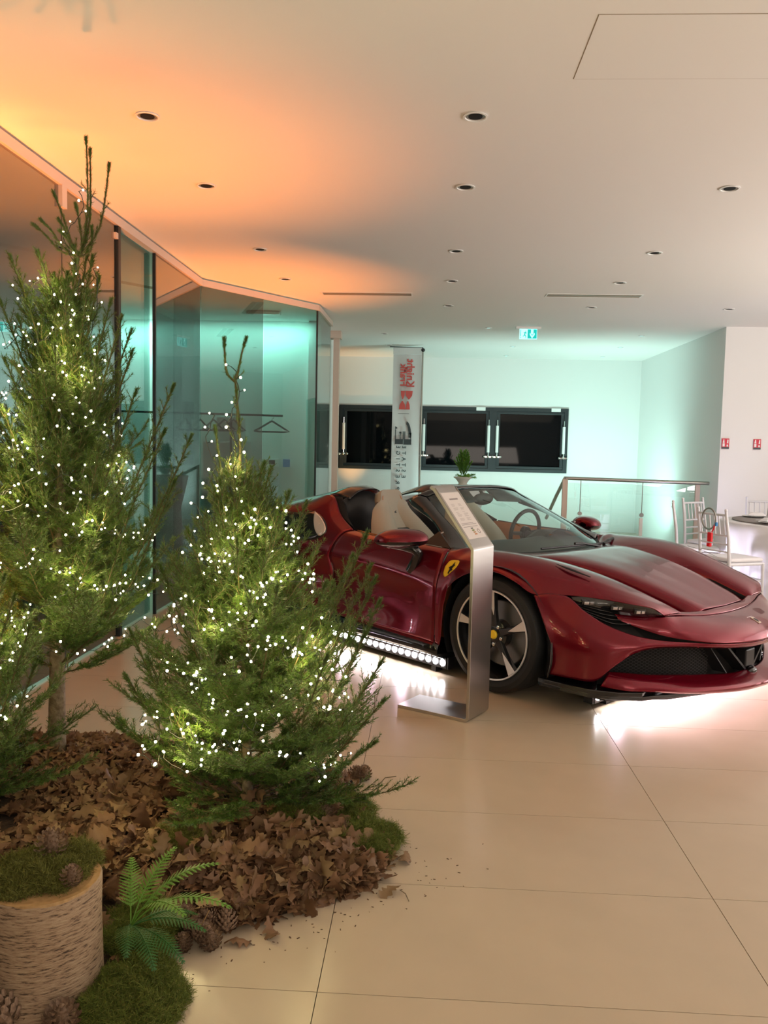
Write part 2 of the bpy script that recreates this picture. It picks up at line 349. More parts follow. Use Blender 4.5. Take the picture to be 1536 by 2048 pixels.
# windows: dark frames, night outside, white opening struts
def window(n, xa, xb):
    w_ = struct('window_%d' % n, MB().box((xa, FW-.03, 1.02), (xb, FW+.08, 1.075)).box((xa, FW-.03, 2.085), (xb, FW+.08, 2.15)).box((xa, FW-.03, 1.075), (xa+.07, FW+.08, 2.085)).box((xb-.07, FW-.03, 1.075), (xb, FW+.08, 2.085)), 'frame')
    MB().box((xa+.07, FW-.012, 1.075), (xb-.07, FW+.06, 1.125)).box((xa+.07, FW-.012, 2.04), (xb-.07, FW+.06, 2.085)).box((xa+.07, FW-.012, 1.125), (xa+.125, FW+.06, 2.04)).box((xb-.125, FW-.012, 1.125), (xb-.07, FW+.06, 2.04)).build('sash', 'frame', w_, bevel=.004)
    MB().box((xa+.125, FW+.02, 1.125), (xb-.125, FW+.03, 2.04)).build('pane', 'nightglass', w_)
    for x in (xa+.075, xb-.075):
        s = MB().tube([(x, FW-.06, 1.36), (x, FW-.06, 1.83)], .026, 10).build('opening_strut', 'white', w_, smooth=30)
        MB().tube([(x, FW-.06, 1.83), (x, FW-.06, 1.93)], .012, 8).tube([(x, FW-.06, 1.30), (x, FW-.06, 1.36)], .016, 8).ball((x, FW-.06, 1.29), .028).box((x-.075, FW-.07, 1.27), (x+.075, FW-.03, 1.295)).ball((x+.07, FW-.07, 1.283), .02).ball((x-.07, FW-.07, 1.283), .02).build('strut_fitting', 'chrome', s, smooth=30)
    MB().box((xb-.30, FW-.04, 2.09), (xb-.14, FW-.02, 2.15)).build('alarm_contact', 'white', w_)
window(1, -1.58, -.16); window(2, -.16, 1.13); window(3, 1.13, 2.44); window(4, -3.1, -1.66)
struct('window_5', MB().box((-4.2, FW+.21, 1.0), (2.5, FW+.22, 2.2)), 'void')  # black sheet behind the window openings, coloured as the dark outside

# ------------------------------------------------------------- glass partition of the cloakroom
tr = [(-2.23, -.5), (-2.23, 7.97), (-1.28, 9.34), (-1.27, 10.55)]
t_ = MB()
for a, b in zip(tr[:-1], tr[1:]):
    p = pane_quad(a, b, 2.925, 2.985, .055); t_.add(p.v, p.f)
struct('trim_1', t_, 'trim')
def gpane(n, a, b, m='glassw', z1=2.93, th=.012):
    return struct('window_%d' % n, pane_quad(a, b, .02, z1, th), m)
gpane(6, (-2.23, 1.2), (-2.23, 4.93)); gpane(7, (-2.23, 4.945), (-2.23, 5.80))
gpane(8, (-2.27, 5.86), (-2.27, 6.62), 'glassw2'); gpane(9, (-2.23, 6.65), (-2.23, 7.955))
mx = (-2.23+.5*.95, 7.97+.5*1.37)
gpane(10, (-2.225, 7.975), mx, 'glassw3'); gpane(11, (mx[0]+.008, mx[1]+.011), (-1.285, 9.33), 'glassw2'); gpane(12, (-1.275, 9.35), (-1.272, 10.50), 'glassw2')
for i, (x, y, s) in enumerate([(-2.23, 5.83, .022), (-2.23, 6.635, .012), (-1.28, 9.345, .010), (-2.23, 4.937, .006)]):
    struct('trim_%d' % (i+2), MB().box((x-s, y-s, 0), (x+s, y+s, 2.94)), 'darkmetal')
struct('trim_6', MB().box((-2.26, 4.90, 2.80), (-2.20, 4.965, 2.93)).box((-2.25, 5.76, 2.83), (-2.205, 5.80, 2.87)), 'trim')
struct('trim_7', MB().box((-1.345, 11.50, 0), (-1.265, 11.62, CH)), 'trim')
struct('trim_8', MB().box((-1.42, 11.46, 2.90), (-1.24, 11.66, CH)), 'trim')
struct('wall_cloakroom_end', MB().box((-1.56, 10.6, 0), (-1.40, 12.2, CH)), 'wall')

# coat rail with hangers behind the glass
cr_ = empty('coat_rail', (-2.35, 9.75, 0), 0, 'dark coat rail on thin posts standing behind the glass partition', 'coat rail')
MB().tube([(-1.5, 0, 1.78), (.62, 0, 1.76)], .013).build('rail', 'darkmetal', cr_)
for x in (-1.45, .0): MB().tube([(x, 0, 0), (x, 0, 1.77)], .014).build('post', 'darkmetal', cr_)
for x in (-1.45, .0): MB().box((x-.02, -.25, 0), (x+.02, .25, .03)).build('foot', 'darkmetal', cr_)
def hanger(x, y, z, rz, label, group=None):
    o = empty('coat_hanger', (x, y, z), rz, label, 'hanger', group)
    MB().tube([(-.21, 0, -.17), (-.16, 0, -.145), (-.02, 0, -.06), (0, 0, -.05), (.02, 0, -.06), (.16, 0, -.145), (.21, 0, -.17), (.15, 0, -.178), (-.15, 0, -.178), (-.21, 0, -.17)], .011, 6).build('hanger_frame', 'hanger', o)
    MB().tube([(0, 0, -.055), (0, 0, -.03), (.022, 0, -.012), (.02, 0, .012), (0, 0, .022), (-.02, 0, .012)], .0035, 6).build('hook', 'chrome', o)
hanger(-1.86, 9.75, 1.745, 0, 'dark wooden coat hanger hanging alone at the right end of the rail')
for i, x in enumerate((-2.32, -2.43, -2.56, -2.72, -2.9)):
    hanger(x, 9.75, 1.75, 1.05+.08*i, 'dark wooden coat hanger turned side on along the coat rail', 'turned hangers on the coat rail')
th = empty('wall_thermostat', (-2.02, 10.69, 1.18), 0, 'small white thermostat on the cloakroom wall', 'thermostat')
MB().box((-.075, -.02, -.05), (.075, 0, .05)).build('case', 'white', th, bevel=.004); MB().box((-.05, -.024, -.02), (.03, -.019, .035)).build('display', 'black', th)
tag(MB().box((-.045, -.02, -.05), (.045, 0, .05)).build('wall_switch', 'blueplastic', None, bevel=.003, loc=(-1.84, 10.69, 1.18)), 'small blue switch beside the thermostat', 'switch')
el = empty('emergency_light', (-2.0, 9.9, 2.96), 0, 'flat white emergency light under the cloakroom ceiling', 'light')
MB().box((-.2, -.06, 0), (.2, .06, .035)).build('housing', 'white', el, bevel=.01)
# things stored on the right inside the cloakroom
cb = empty('storage_cabinet', (-2.55, 10.4, 0), 0, 'white cabinet against the cloakroom wall behind the coat rail', 'cabinet')
MB().box((-.25, -.25, .0), (.25, .25, 1.45)).build('body', 'wall', cb, bevel=.004)
for z0 in (.08, .78): MB().box((-.24, -.265, z0), (.24, -.25, z0+.65)).build('door', 'white', cb, bevel=.003)
bx = tag(MB().box((-.15, -.15, 0), (.15, .15, .3)).build('storage_box', 'wall', None, bevel=.006, loc=(-2.5, 10.38, 1.45)), 'white box standing on the cloakroom cabinet', 'box')

# ------------------------------------------------------------- ceiling fittings
def downlight(x, y, label, lit=False, r=.052):
    o = empty('recessed_downlight', (x, y, CH), 0, label, 'downlight', 'white rimmed recessed downlights')
    MB().lathe([(r, -.001), (r+.002, -.006), (r-.008, -.007), (r-.010, -.002)], 28, closed=True).build('trim_ring', 'white', o, smooth=30)
    MB().lathe([(r-.010, -.002), (r-.022, .0)], 24, closed=False).build('reflector_cone', 'steel' if not lit else 'white', o, smooth=30)
    MB().lathe([(r-.024, -.0045), (r-.024, -.003)], 20).build('recess', 'void' if not lit else 'exitface', o)
rows = [(4.08, 'nearest row'), (5.15, 'second row from the camera'), (6.78, 'third row from the camera'), (7.97, 'fourth row before the air slots'), (9.33, 'fifth row past the air slots')]
cols = [(-1.405, 'near the glass partition'), (.185, 'above the car roof line'), (1.755, 'right of the middle column of downlights'), (3.24, 'over the dinner tables')]
for i, (y, rn) in enumerate(rows):
    for j, (x, cn) in enumerate(cols):
        if (i == 0 and j > 1) or (i == 4 and j == 0) or (i < 4 and j == 3): continue
        downlight(x, y, 'dark dark downlight, %s, %s' % (rn, cn), r=.058)
for x, y, l in ((-.65, 11.67, 'small downlight left of the exit sign, nearer one'), (-.65, 12.94, 'small downlight left of the exit sign, farther one')):
    downlight(x, y, l, r=.05)
for k, (x, y) in enumerate(((.75, 10.99), (1.26, 12.92), (2.87, 12.82), (1.28, 14.2), (2.88, 14.15), (2.86, 11.54))):
    downlight(x, y, ['pale downlight left of the exit sign', 'pale downlight below the exit sign', 'pale downlight in the mint lit ceiling, middle right', 'pale downlight by the far wall above the left of window three', 'pale downlight by the far wall near the corner', 'pale downlight by the right hand stair wall, nearest'][k], True, .045)
for k, (xa, xb, y) in enumerate(((-1.15, -.20, 8.70), (1.16, 2.13, 8.65))):
    o = empty('air_slot', ((xa+xb)/2, y, CH), 0, ['long recessed air slot in the ceiling above the banner', 'long recessed air slot in the ceiling, right of the exit sign'][k], 'air vent'); h = (xb-xa)/2
    MB().box((-h, -.09, -.004), (h, -.075, .01)).box((-h, .075, -.004), (h, .09, .01)).box((-h, -.075, -.004), (-h+.015, .075, .01)).box((h-.015, -.075, -.004), (h, .075, .01)).build('frame', 'white', o)
    MB().box((-h+.015, -.075, -.001), (h-.015, .075, .012)).build('slot', 'grout', o)
    MB().box((-h+.015, -.012, -.003), (h-.015, .002, .0)).build('blade', 'steelrail', o)
# slot shapes behind the glass stand for the hall slots' reflection in it
for k, (x, y) in enumerate(((-3.6, 6.6), (-3.1, 8.2))):
    o = empty('air_slot', (x, y, CH), .9, ['air slot over the cloakroom, nearer one', 'air slot over the cloakroom, farther one'][k], 'air vent')
    MB().box((-.45, -.06, -.003), (.45, .06, .01)).build('slot', 'grout', o); MB().box((-.47, -.075, -.002), (.47, .075, .01)).build('frame', 'white', o)

# exit sign hanging from the ceiling
ex = empty('exit_sign', (1.25, 10.85, CH), 0, 'lit green and white emergency exit sign under the ceiling', 'sign')
MB().box((-.16, -.03, -.03), (.16, .03, 0)).build('mount', 'white', ex, bevel=.004)
fc = MB().box((-.112, -.006, -.158), (.112, .006, -.03)).build('panel', 'exitface', ex)
Z = lambda u, v: (u, v)
def flat(name, polys, m, parent, mw, h=.0012):
    mb = MB()
    for p in polys: mb.prism(p, 0, h, mw)
    return mb.build(name, m, parent)
XZ = Matrix(((1, 0, 0, 0), (0, 0, -1, 0), (0, 1, 0, 0), (0, 0, 0, 1)))     # x,y -> X,Z facing -Y
E_ = Matrix.Translation((0, -.0062, -.094)) @ XZ
flat('green_field', [[(-.008, -.056), (.108, -.056), (.108, .060), (-.008, .060)]], 'exitgreen', ex, E_)
flat('arrow', [[(.030, .058), (.062, .058), (.062, .0), (.050, -.0), (.046, -.05), (.042, 0), (.030, 0)], [(.046, -.054), (.016, -.01), (.016, .018), (.046, -.028)], [(.046, -.054), (.046, -.028), (.078, .018), (.078, -.01)]], 'exitface', ex, Matrix.Translation((.004, -.0012, 0)) @ E_, .001)
flat('running_figure', [[(-.040, .036), (-.034, .044), (-.028, .036), (-.034, .028)], [(-.062, .012), (-.058, .020), (-.040, .028), (-.030, .026), (-.018, .008), (-.022, .004), (-.034, .014), (-.038, -.008), (-.028, -.028), (-.032, -.052), (-.038, -.052), (-.036, -.030), (-.048, -.018), (-.066, -.036), (-.070, -.030), (-.052, -.008), (-.048, .016)]], 'exitgreen', ex, E_)
flat('door_mark', [[(-.100, -.030), (-.092, -.030), (-.092, .056), (-.100, .056)], [(-.101, -.050), (-.091, -.050), (-.091, -.040), (-.101, -.040)]], 'exitgreen', ex, E_)

# two fire call signs on the wall pier
for k, (x, l) in enumerate(((3.73, 'red and white fire alarm sign on the wall pier, left one'), (4.12, 'red and white fire alarm sign on the wall pier, next to the dark door'))):
    o = empty('fire_sign', (x, 10.615, 1.55), 0, l, 'sign'); f_ = Matrix.Translation((0, -.006, 0)) @ XZ
    flat('plate', [[(-.045, -.065), (.045, -.065), (.045, .065), (-.045, .065)]], 'signred', o, Matrix.Translation((0, .004, 0)) @ f_, .006)
    flat('pictogram', [[(-.036, .01), (-.012, .01), (-.018, .055), (-.028, .055)], [(-.036, -.035), (-.010, -.035), (-.010, .004), (-.036, .004)], [(.016, .005), (.034, .005), (.034, .052), (.022, .052)], [(.012, -.035), (.034, -.035), (.030, -.010), (.016, -.010)]], 'white', o, Matrix.Translation((0, -.003, 0)) @ f_)
    flat('caption', [[(-.045, -.065), (.045, -.065), (.045, -.042), (-.045, -.042)]], 'darkmetal', o, Matrix.Translation((0, -.003, 0)) @ f_)

# ------------------------------------------------------------- stair railing in the hall
rl = empty('stair_railing', (1.81, 10.95, 0), 0, 'glass stair railing with steel handrail and round clamps', 'railing')
L_ = 1.84
MB().tube([(0, 0, 1.06), (L_, -.05, 1.035)], .024, 12).build('handrail', 'steelrail', rl, smooth=40)
MB().tube([(0, 0, 1.06), (-.02, .55, .80), (-.04, 1.3, .42)], .024, 12).build('handrail', 'steelrail', rl, smooth=40)
MB().box((.03, -.012, .04), (L_-.1, -.002, 1.0)).build('glass_panel', 'clear', rl)
MB().box((-.035, -.02, 0), (.035, .02, 1.05)).build('post', 'trim', rl, bevel=.005)
MB().box((L_-.16, -.03, 0), (L_-.10, .01, 1.03)).build('post', 'trim', rl, bevel=.005)
for x in (.2, 1.0):
    MB().tube([(x, -.03, 1.04), (x, -.03, .62)], .005, 6).build('rod', 'steelrail', rl)
    MB().lathe([(.028, -.012), (.028, .012)], 20, Matrix.Translation((x, -.03, .60)) @ Matrix.Rotation(R(90), 4, 'X')).build('clamp', 'steelrail', rl, smooth=30)
    MB().box((x-.022, -.03, 0), (x+.022, .0, .56)).build('post', 'white', rl, bevel=.004)

# ------------------------------------------------------------- banner
bn = empty('banner_flag', (-.34, 12.9, 0), 0, 'tall pale banner flag with red and grey lettering before the windows', 'banner')
xs = np.linspace(-.232, .205, 15); zs = np.linspace(.35, 2.93, 40)
v = [(x, .012*sin(x*22+z*2)*(.3+abs(x)), z) for z in zs for x in xs]
f = [(j*15+i, j*15+i+1, (j+1)*15+i+1, (j+1)*15+i) for j in range(39) for i in range(14)]
MB().add(v, f).build('fabric', 'bannerc', bn, smooth=180)
MB().box((-.235, -.012, 2.85), (.208, .012, 2.955)).build('sleeve', 'bannerc', bn, bevel=.006)
MB().tube([(.22, .0, .05), (.222, 0, 2.93)], .014, 10).build('pole', 'steelrail', bn, smooth=30)
MB().tube([(-.29, 0, 2.965), (.225, 0, 2.955)], .007, 8).build('crossbar', 'darkmetal', bn)
MB().ball((.225, -.01, 2.92), .03).build('knuckle', 'black', bn, smooth=60)
MB().lathe([(.28, 0), (.28, .02), (.03, .05), (.02, .10)], 28, Matrix.Translation((.18, 0, 0))).build('base', 'black', bn, smooth=30)
# the print shows through from the back: text runs upwards and is mirrored
TM = lambda x, z: Matrix.Translation((x, -.022, z)) @ Matrix(((0, 1, 0, 0), (0, 0, 1, 0), (1, 0, 0, 0), (0, 0, 0, 1)))
P = 1/127.
text_mesh('Knight', .165, 'bannerred', 'lettering', bn, TM(.035, 2.56), .004)
text_mesh('Frank', .150, 'bannerred', 'lettering', bn, TM(-.07, 2.53), .004)
def hour(x, z, w_, h_, a):
    return [(x-w_, z), (x-w_*.85, z+a*h_*.55), (x-w_*.12, z+a*h_), (x+w_*.12, z+a*h_), (x+w_*.85, z+a*h_*.55), (x+w_, z)]
BX = Matrix.Translation((0, -.021, 0)) @ XZ
flat('emblem', [hour(-.073, 2.29, .032, .13, -1), hour(-.078, 2.005, .050, .13, 1)], 'bannerred', bn, BX)
flat('emblem', [hour(.022, 2.29, .058, .13, -1), hour(.008, 2.005, .032, .13, 1)], 'bannerred', bn, BX)
flat('rule', [[(-.14, 1.935), (.03, 1.935), (.03, 1.94), (-.14, 1.94)]], 'bannergrey', bn, BX)
BM = Matrix.Translation((-.035, 0, -.055)) @ BX
bow = [(.02+.085*cos(a), 1.66+.22*sin(a)) for a in np.linspace(-.2, 1.45, 9)]; bow2 = [(.02+.045*cos(a), 1.66+.17*sin(a)) for a in np.linspace(1.45, -.2, 9)]
flat('monogram', [[(-.145, 1.52), (-.02, 1.52), (-.02, 1.60), (-.145, 1.60)], [(-.01, 1.515), (.11, 1.515), (.11, 1.60), (-.01, 1.60)]] +
     [[(x, 1.6), (x+.014, 1.6), (x+.014, 1.60+l), (x, 1.60+l)] for x, l in ((-.145, .15), (-.07, .10), (-.02, .12), (.0, .12), (.094, .10))] +
     [[(-.145, 1.75), (-.105, 1.77), (-.145, 1.80)], [(-.085, 1.69), (-.04, 1.69), (-.063, 1.72)], [(.06, 1.68), (.108, 1.70), (.108, 1.67)]], 'bannergrey', bn, BM)
mbq = MB()
for i in range(8): mbq.prism([bow[i], bow[i+1], bow2[7-i], bow2[8-i]], 0, .0012, BM)
mbq.build('monogram', 'bannergrey', bn)
for txt, x, z in (('PRESTIGE', -.128, 0), ('ESTATE', -.038, 0)):
    n = len(txt)
    for i, ch in enumerate(txt):
        text_mesh(ch, .085, 'bannergrey', 'letter', bn, TM(x, 1.42-(n-1-i)*.092), .0015)

# planter on a covered high table behind the car
ht = empty('high_table', (.45, 10.5, 0), 0, 'narrow high table under a white cloth behind the car', 'table')
MB().lathe([(.24, 0), (.20, .5), (.30, .93), (.30, .955)], 28).build('cloth', 'tablecloth', ht, smooth=40)
# ============================================================= THE CAR
# local axes: x forward from the front axle, y to its left, z up; points are written (x, w, z) with w to its right
CTH = R(44.3); CO = (1.0556, 5.4223, 0)
car = empty('sports_car', CO, -CTH, 'dark red open-top sports car on a low lit stand', 'car')
def cr(pts, n):
    """Catmull-Rom through pts, resampled to n by arc length"""
    p = np.array(pts, float)
    if len(p) == 2: t = np.linspace(0, 1, n)[:, None]; return p[0]*(1-t)+p[1]*t
    q = np.vstack([2*p[0]-p[1], p, 2*p[-1]-p[-2]]); out = []
    for i in range(1, len(q)-2):
        p0, p1, p2, p3 = q[i-1], q[i], q[i+1], q[i+2]
        d1 = max(np.linalg.norm(p1-p0), 1e-6)**.5; d2 = max(np.linalg.norm(p2-p1), 1e-6)**.5; d3 = max(np.linalg.norm(p3-p2), 1e-6)**.5
        m1 = (p2-p1)+d2*((p1-p0)/d1-(p2-p0)/(d1+d2)); m2 = (p2-p1)+d2*((p3-p2)/d3-(p3-p1)/(d2+d3))
        for t in np.linspace(0, 1, 12, endpoint=False):
            out.append((2*t**3-3*t*t+1)*p1+(t**3-2*t*t+t)*m1+(-2*t**3+3*t*t)*p2+(t**3-t*t)*m2)
    out.append(p[-1]); out = np.array(out); s = np.r_[0, np.cumsum(np.linalg.norm(np.diff(out, axis=0), axis=1))]
    u = np.linspace(0, s[-1], n); return np.stack([np.interp(u, s, out[:, k]) for k in range(3)], 1)
def grid(rows, nv, nu, feat=False):
    """rows of control points -> (nu x nv) surface points. feat: equal counts, keep features aligned"""
    if feat:
        k = len(rows[0]); per = max(2, nv//(k-1)); A = []
        for r in rows:
            full = cr(r, 60*(k-1)+1); p = np.array(r, float)
            idx = [int(np.argmin(np.linalg.norm(full-q, axis=1))) for q in p]; idx[0] = 0; idx[-1] = len(full)-1
            ii = np.concatenate([np.linspace(idx[a], idx[a+1], per, endpoint=False) for a in range(k-1)]+[[idx[-1]]])
            A.append(full[np.round(ii).astype(int)])
        A = np.array(A)
    else: A = np.array([cr(r, nv) for r in rows])
    out = np.stack([cr_fixed(A[:, j], nu, len(rows)) for j in range(A.shape[1])], 1)
    return out
def cr_fixed(p, n, k):
    q = np.vstack([2*p[0]-p[1], p, 2*p[-1]-p[-2]]); u = np.linspace(0, k-1, n); i = np.minimum(u.astype(int), k-2); t = (u-i)[:, None]
    p0, p1, p2, p3 = q[i], q[i+1], q[i+2], q[i+3]
    d = lambda a, b: np.maximum(np.linalg.norm(b-a, axis=1), 1e-5)[:, None]**.5
    d1, d2, d3 = d(p0, p1), d(p1, p2), d(p2, p3)
    m1 = (p2-p1)+d2*((p1-p0)/d1-(p2-p0)/(d1+d2)); m2 = (p2-p1)+d2*((p3-p2)/d3-(p3-p1)/(d2+d3))
    return (2*t**3-3*t*t+1)*p1+(t**3-2*t*t+t)*m1+(-2*t**3+3*t*t)*p2+(t**3-t*t)*m2
SURF = {}
def panel(name, rows, m='red', nv=24, nu=24, feat=False, sides=(1, -1), th=.005, ang=40, parent=None, join=False, key=None):
    G = grid(rows, nv, nu, feat); nu_, nv_ = G.shape[:2]; res = []
    fs = [(i*nv_+j, i*nv_+j+1, (i+1)*nv_+j+1, (i+1)*nv_+j) for i in range(nu_-1) for j in range(nv_-1)]
    if key: SURF[key] = BVHTree.FromPolygons([Vector((p[0], -p[1], p[2])) for p in G.reshape(-1, 3)], fs)
    if join:    # one panel across the centre line: mirror and weld at w = 0
        mb = MB()
        for s in (1, -1): mb.add([(p[0], -s*p[1], p[2]) for p in G.reshape(-1, 3)], fs if s == 1 else [f[::-1] for f in fs])
        o = mb.build(name, m, parent or car); 
        import bmesh
        b = bmesh.new(); b.from_mesh(o.data); bmesh.ops.remove_doubles(b, verts=b.verts, dist=.0008); bmesh.ops.recalc_face_normals(b, faces=b.faces); b.to_mesh(o.data); b.free(); res = [o]
    else:
        for s in sides:
            res.append(MB().add([(p[0], -s*p[1], p[2]) for p in G.reshape(-1, 3)], fs if s == 1 else [f[::-1] for f in fs]).build(name, m, parent or car))
    for o in res:
        sm(o.data, ang)
        if th: q = o.modifiers.new('thickness', 'SOLIDIFY'); q.thickness = th; q.offset = 0
    return res
def arch(cx, cz, r, w_, a0, a1, n):
    return [(cx+r*cos(R(a)), w_, cz+r*sin(R(a))) for a in np.linspace(a0, a1, n)]

# --- bonnet, wings and nose
panel('bonnet', [
    [(-.08, 0, .765), (-.10, .2, .765), (-.17, .40, .762), (-.22, .50, .762), (-.25, .56, .758)],
    [(.05, 0, .782), (.045, .22, .781), (.03, .40, .774), (.02, .47, .765), (.02, .49, .757)],
    [(.20, 0, .765), (.20, .20, .765), (.20, .38, .757), (.20, .42, .745), (.20, .43, .733)],
    [(.40, 0, .727), (.40, .18, .729), (.40, .34, .724), (.40, .375, .705), (.40, .385, .68)],
    [(.60, 0, .672), (.60, .16, .675), (.60, .31, .671), (.60, .345, .648), (.60, .355, .60)],
    [(.75, 0, .622), (.75, .15, .625), (.75, .28, .621), (.75, .32, .595), (.75, .33, .54)],
    [(.86, 0, .583), (.86, .14, .586), (.86, .26, .582), (.86, .30, .555), (.865, .31, .50)],
    [(.935, 0, .556), (.93, .13, .558), (.92, .24, .554), (.905, .28, .535), (.90, .29, .50)]], nv=30, nu=50, feat=True, join=True, th=.004, key='hood')
panel('bonnet_lip', [
    [(.935, 0, .552), (.93, .13, .553), (.915, .26, .55), (.89, .36, .553), (.875, .44, .560), (.885, .56, .562)],
    [(.955, 0, .547), (.95, .14, .548), (.935, .27, .546), (.91, .37, .552), (.895, .45, .558), (.89, .57, .560)],
    [(.98, 0, .532), (.973, .14, .533), (.955, .28, .537), (.93, .40, .545), (.905, .50, .555), (.884, .595, .5575)]], nv=26, nu=8, join=True, th=.004)
CL = [
    [(-.44, .80, .79), (-.435, .84, .788), (-.43, .88, .765), (-.43, .928, .68), (-.43, .968, .56), (-.43, .973, .40), (-.435, .962, .21)],
    [(-.30, .60, .76), (-.33, .72, .798), (-.34, .84, .80), (-.355, .918, .71), (-.375, .966, .58), (-.40, .974, .40), (-.40, .962, .205)],
    [(-.23, .53, .755), (-.25, .66, .785), (-.27, .80, .805), (-.28, .90, .755), (-.29, .94, .685), (-.315, .962, .61), (-.345, .968, .56)],
    [(-.10, .49, .748), (-.12, .62, .785), (-.14, .78, .81), (-.15, .88, .785), (-.15, .93, .74), (-.155, .957, .71), (-.16, .966, .690)],
    [(.03, .475, .740), (.03, .61, .782), (.03, .78, .808), (.03, .88, .785), (.03, .935, .75), (.03, .96, .73), (.03, .967, .716)],
    [(.19, .46, .718), (.19, .60, .772), (.19, .77, .793), (.19, .87, .765), (.19, .93, .715), (.185, .957, .69), (.18, .966, .678)],
    [(.36, .45, .680), (.36, .56, .740), (.35, .75, .762), (.34, .85, .725), (.33, .905, .68), (.31, .935, .65), (.29, .955, .628)],
    [(.49, .44, .625), (.49, .51, .700), (.49, .73, .725), (.49, .79, .70), (.485, .83, .67), (.48, .85, .65), (.475, .862, .636)],
    [(.62, .43, .570), (.62, .475, .655), (.62, .68, .686), (.62, .73, .674), (.62, .76, .66), (.62, .785, .645), (.62, .80, .632)],
    [(.76, .42, .515), (.76, .455, .605), (.76, .62, .642), (.76, .67, .64), (.76, .70, .634), (.76, .725, .627), (.76, .74, .62)],
    [(.86, .41, .48), (.86, .44, .568), (.855, .56, .598), (.853, .60, .60), (.852, .625, .60), (.85, .645, .60), (.85, .66, .60)],
    [(.895, .40, .47), (.895, .43, .553), (.892, .52, .563), (.89, .55, .562), (.888, .57, .561), (.886, .585, .560), (.884, .60, .56)]]
panel('front_wing', CL, nv=42, nu=66, feat=True, key='wing')
panel('bonnet_channel', [[(x, a, z), (x, b, z2)] for x, a, z, b, z2 in ((-.25, .55, .757, .61, .759), (.03, .48, .752, .48, .742), (.20, .425, .730, .465, .720), (.40, .375, .675, .455, .668), (.52, .358, .63, .44, .618))], nv=4, nu=20, th=.003)
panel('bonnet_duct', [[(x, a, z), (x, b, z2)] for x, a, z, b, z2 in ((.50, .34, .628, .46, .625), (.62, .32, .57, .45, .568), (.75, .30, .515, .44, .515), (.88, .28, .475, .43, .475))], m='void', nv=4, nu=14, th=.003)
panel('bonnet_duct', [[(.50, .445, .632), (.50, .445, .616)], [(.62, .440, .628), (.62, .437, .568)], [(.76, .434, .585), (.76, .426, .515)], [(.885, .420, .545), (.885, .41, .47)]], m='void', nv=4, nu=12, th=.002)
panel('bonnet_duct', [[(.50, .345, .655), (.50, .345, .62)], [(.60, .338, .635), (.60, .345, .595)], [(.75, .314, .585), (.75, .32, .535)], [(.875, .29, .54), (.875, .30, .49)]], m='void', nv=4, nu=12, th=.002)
# inner walls of the channel painted black for the shade inside the duct
panel('nose', [
    [(.985, 0, .529), (1.05, 0, .515), (1.116, 0, .495), (1.17, 0, .455), (1.192, 0, .412)],
    [(.978, .14, .53), (1.045, .14, .515), (1.108, .14, .493), (1.158, .14, .455), (1.180, .15, .414)],
    [(.958, .28, .534), (1.02, .29, .513), (1.075, .30, .488), (1.118, .30, .457), (1.140, .31, .420)],
    [(.932, .41, .542), (.985, .425, .517), (1.03, .44, .485), (1.06, .445, .458), (1.083, .45, .430)],
    [(.905, .51, .550), (.945, .53, .52), (.98, .55, .485), (.995, .55, .460), (1.005, .545, .443)],
    [(.885, .60, .553), (.905, .615, .525), (.92, .63, .495), (.92, .635, .475), (.915, .64, .462)],
    [(.80, .655, .547), (.82, .67, .53), (.83, .68, .51), (.83, .685, .498), (.825, .688, .485)],
    [(.675, .745, .552), (.69, .75, .545), (.70, .755, .538), (.705, .757, .532), (.71, .757, .527)]], nv=20, nu=48, feat=True, join=True, key='nose')
panel('front_bumper', [
    [(1.192, 0, .408), (1.175, 0, .385), (1.13, 0, .368)],
    [(1.180, .15, .410), (1.165, .15, .388), (1.12, .15, .37)],
    [(1.140, .31, .416), (1.13, .315, .398), (1.075, .31, .382)],
    [(1.083, .45, .425), (1.075, .46, .412), (1.03, .455, .395)],
    [(1.01, .55, .432), (1.00, .57, .418), (.965, .57, .402)],
    [(.92, .66, .440), (.925, .685, .422), (.89, .70, .402)],
    [(.82, .765, .462), (.855, .79, .415), (.825, .79, .375)],
    [(.69, .84, .508), (.745, .875, .41), (.755, .865, .30)],
    [(.575, .878, .570), (.63, .93, .41), (.67, .905, .215)],
    [(.47, .885, .632), (.52, .957, .43), (.545, .945, .21)],
    [(.37, .925, .64), (.455, .968, .43), (.475, .958, .21)],
    [(.30, .957, .622), (.405, .972, .445), (.442, .972, .36), (.425, .965, .21)]], nv=24, nu=80, key='bump')
panel('front_lip', [
    [(1.09, 0, .22), (1.15, 0, .195), (1.197, 0, .168), (1.185, 0, .148)],
    [(1.07, .2, .222), (1.13, .2, .197), (1.172, .2, .17), (1.16, .2, .15)],
    [(1.0, .4, .235), (1.06, .41, .205), (1.10, .42, .175), (1.085, .41, .155)],
    [(.93, .56, .245), (.99, .58, .21), (1.02, .59, .18), (1.0, .58, .165)],
    [(.85, .70, .252), (.885, .74, .225), (.91, .745, .19), (.89, .73, .175)],
    [(.77, .79, .26), (.81, .83, .235), (.83, .84, .19), (.81, .82, .18)],
    [(.71, .845, .262), (.72, .875, .24), (.705, .895, .195), (.69, .88, .185)]], nv=16, nu=44, join=True)
def slab(name, outline, z0, z1, m, parent=None, bev=.004):
    """outline in (x, w) for w >= 0; mirrored"""
    pts = [(x, -w_) for x, w_ in outline]+[(x, w_) for x, w_ in reversed(outline)]
    return MB().prism(pts, z0, z1).build(name, m, parent or car, bevel=bev)
slab('splitter', [(1.12, .0), (1.10, .2), (1.04, .38), (.95, .60), (.88, .78), (.76, .89), (.66, .945), (.50, .965), (.36, .97)], .132, .155, 'gloss')
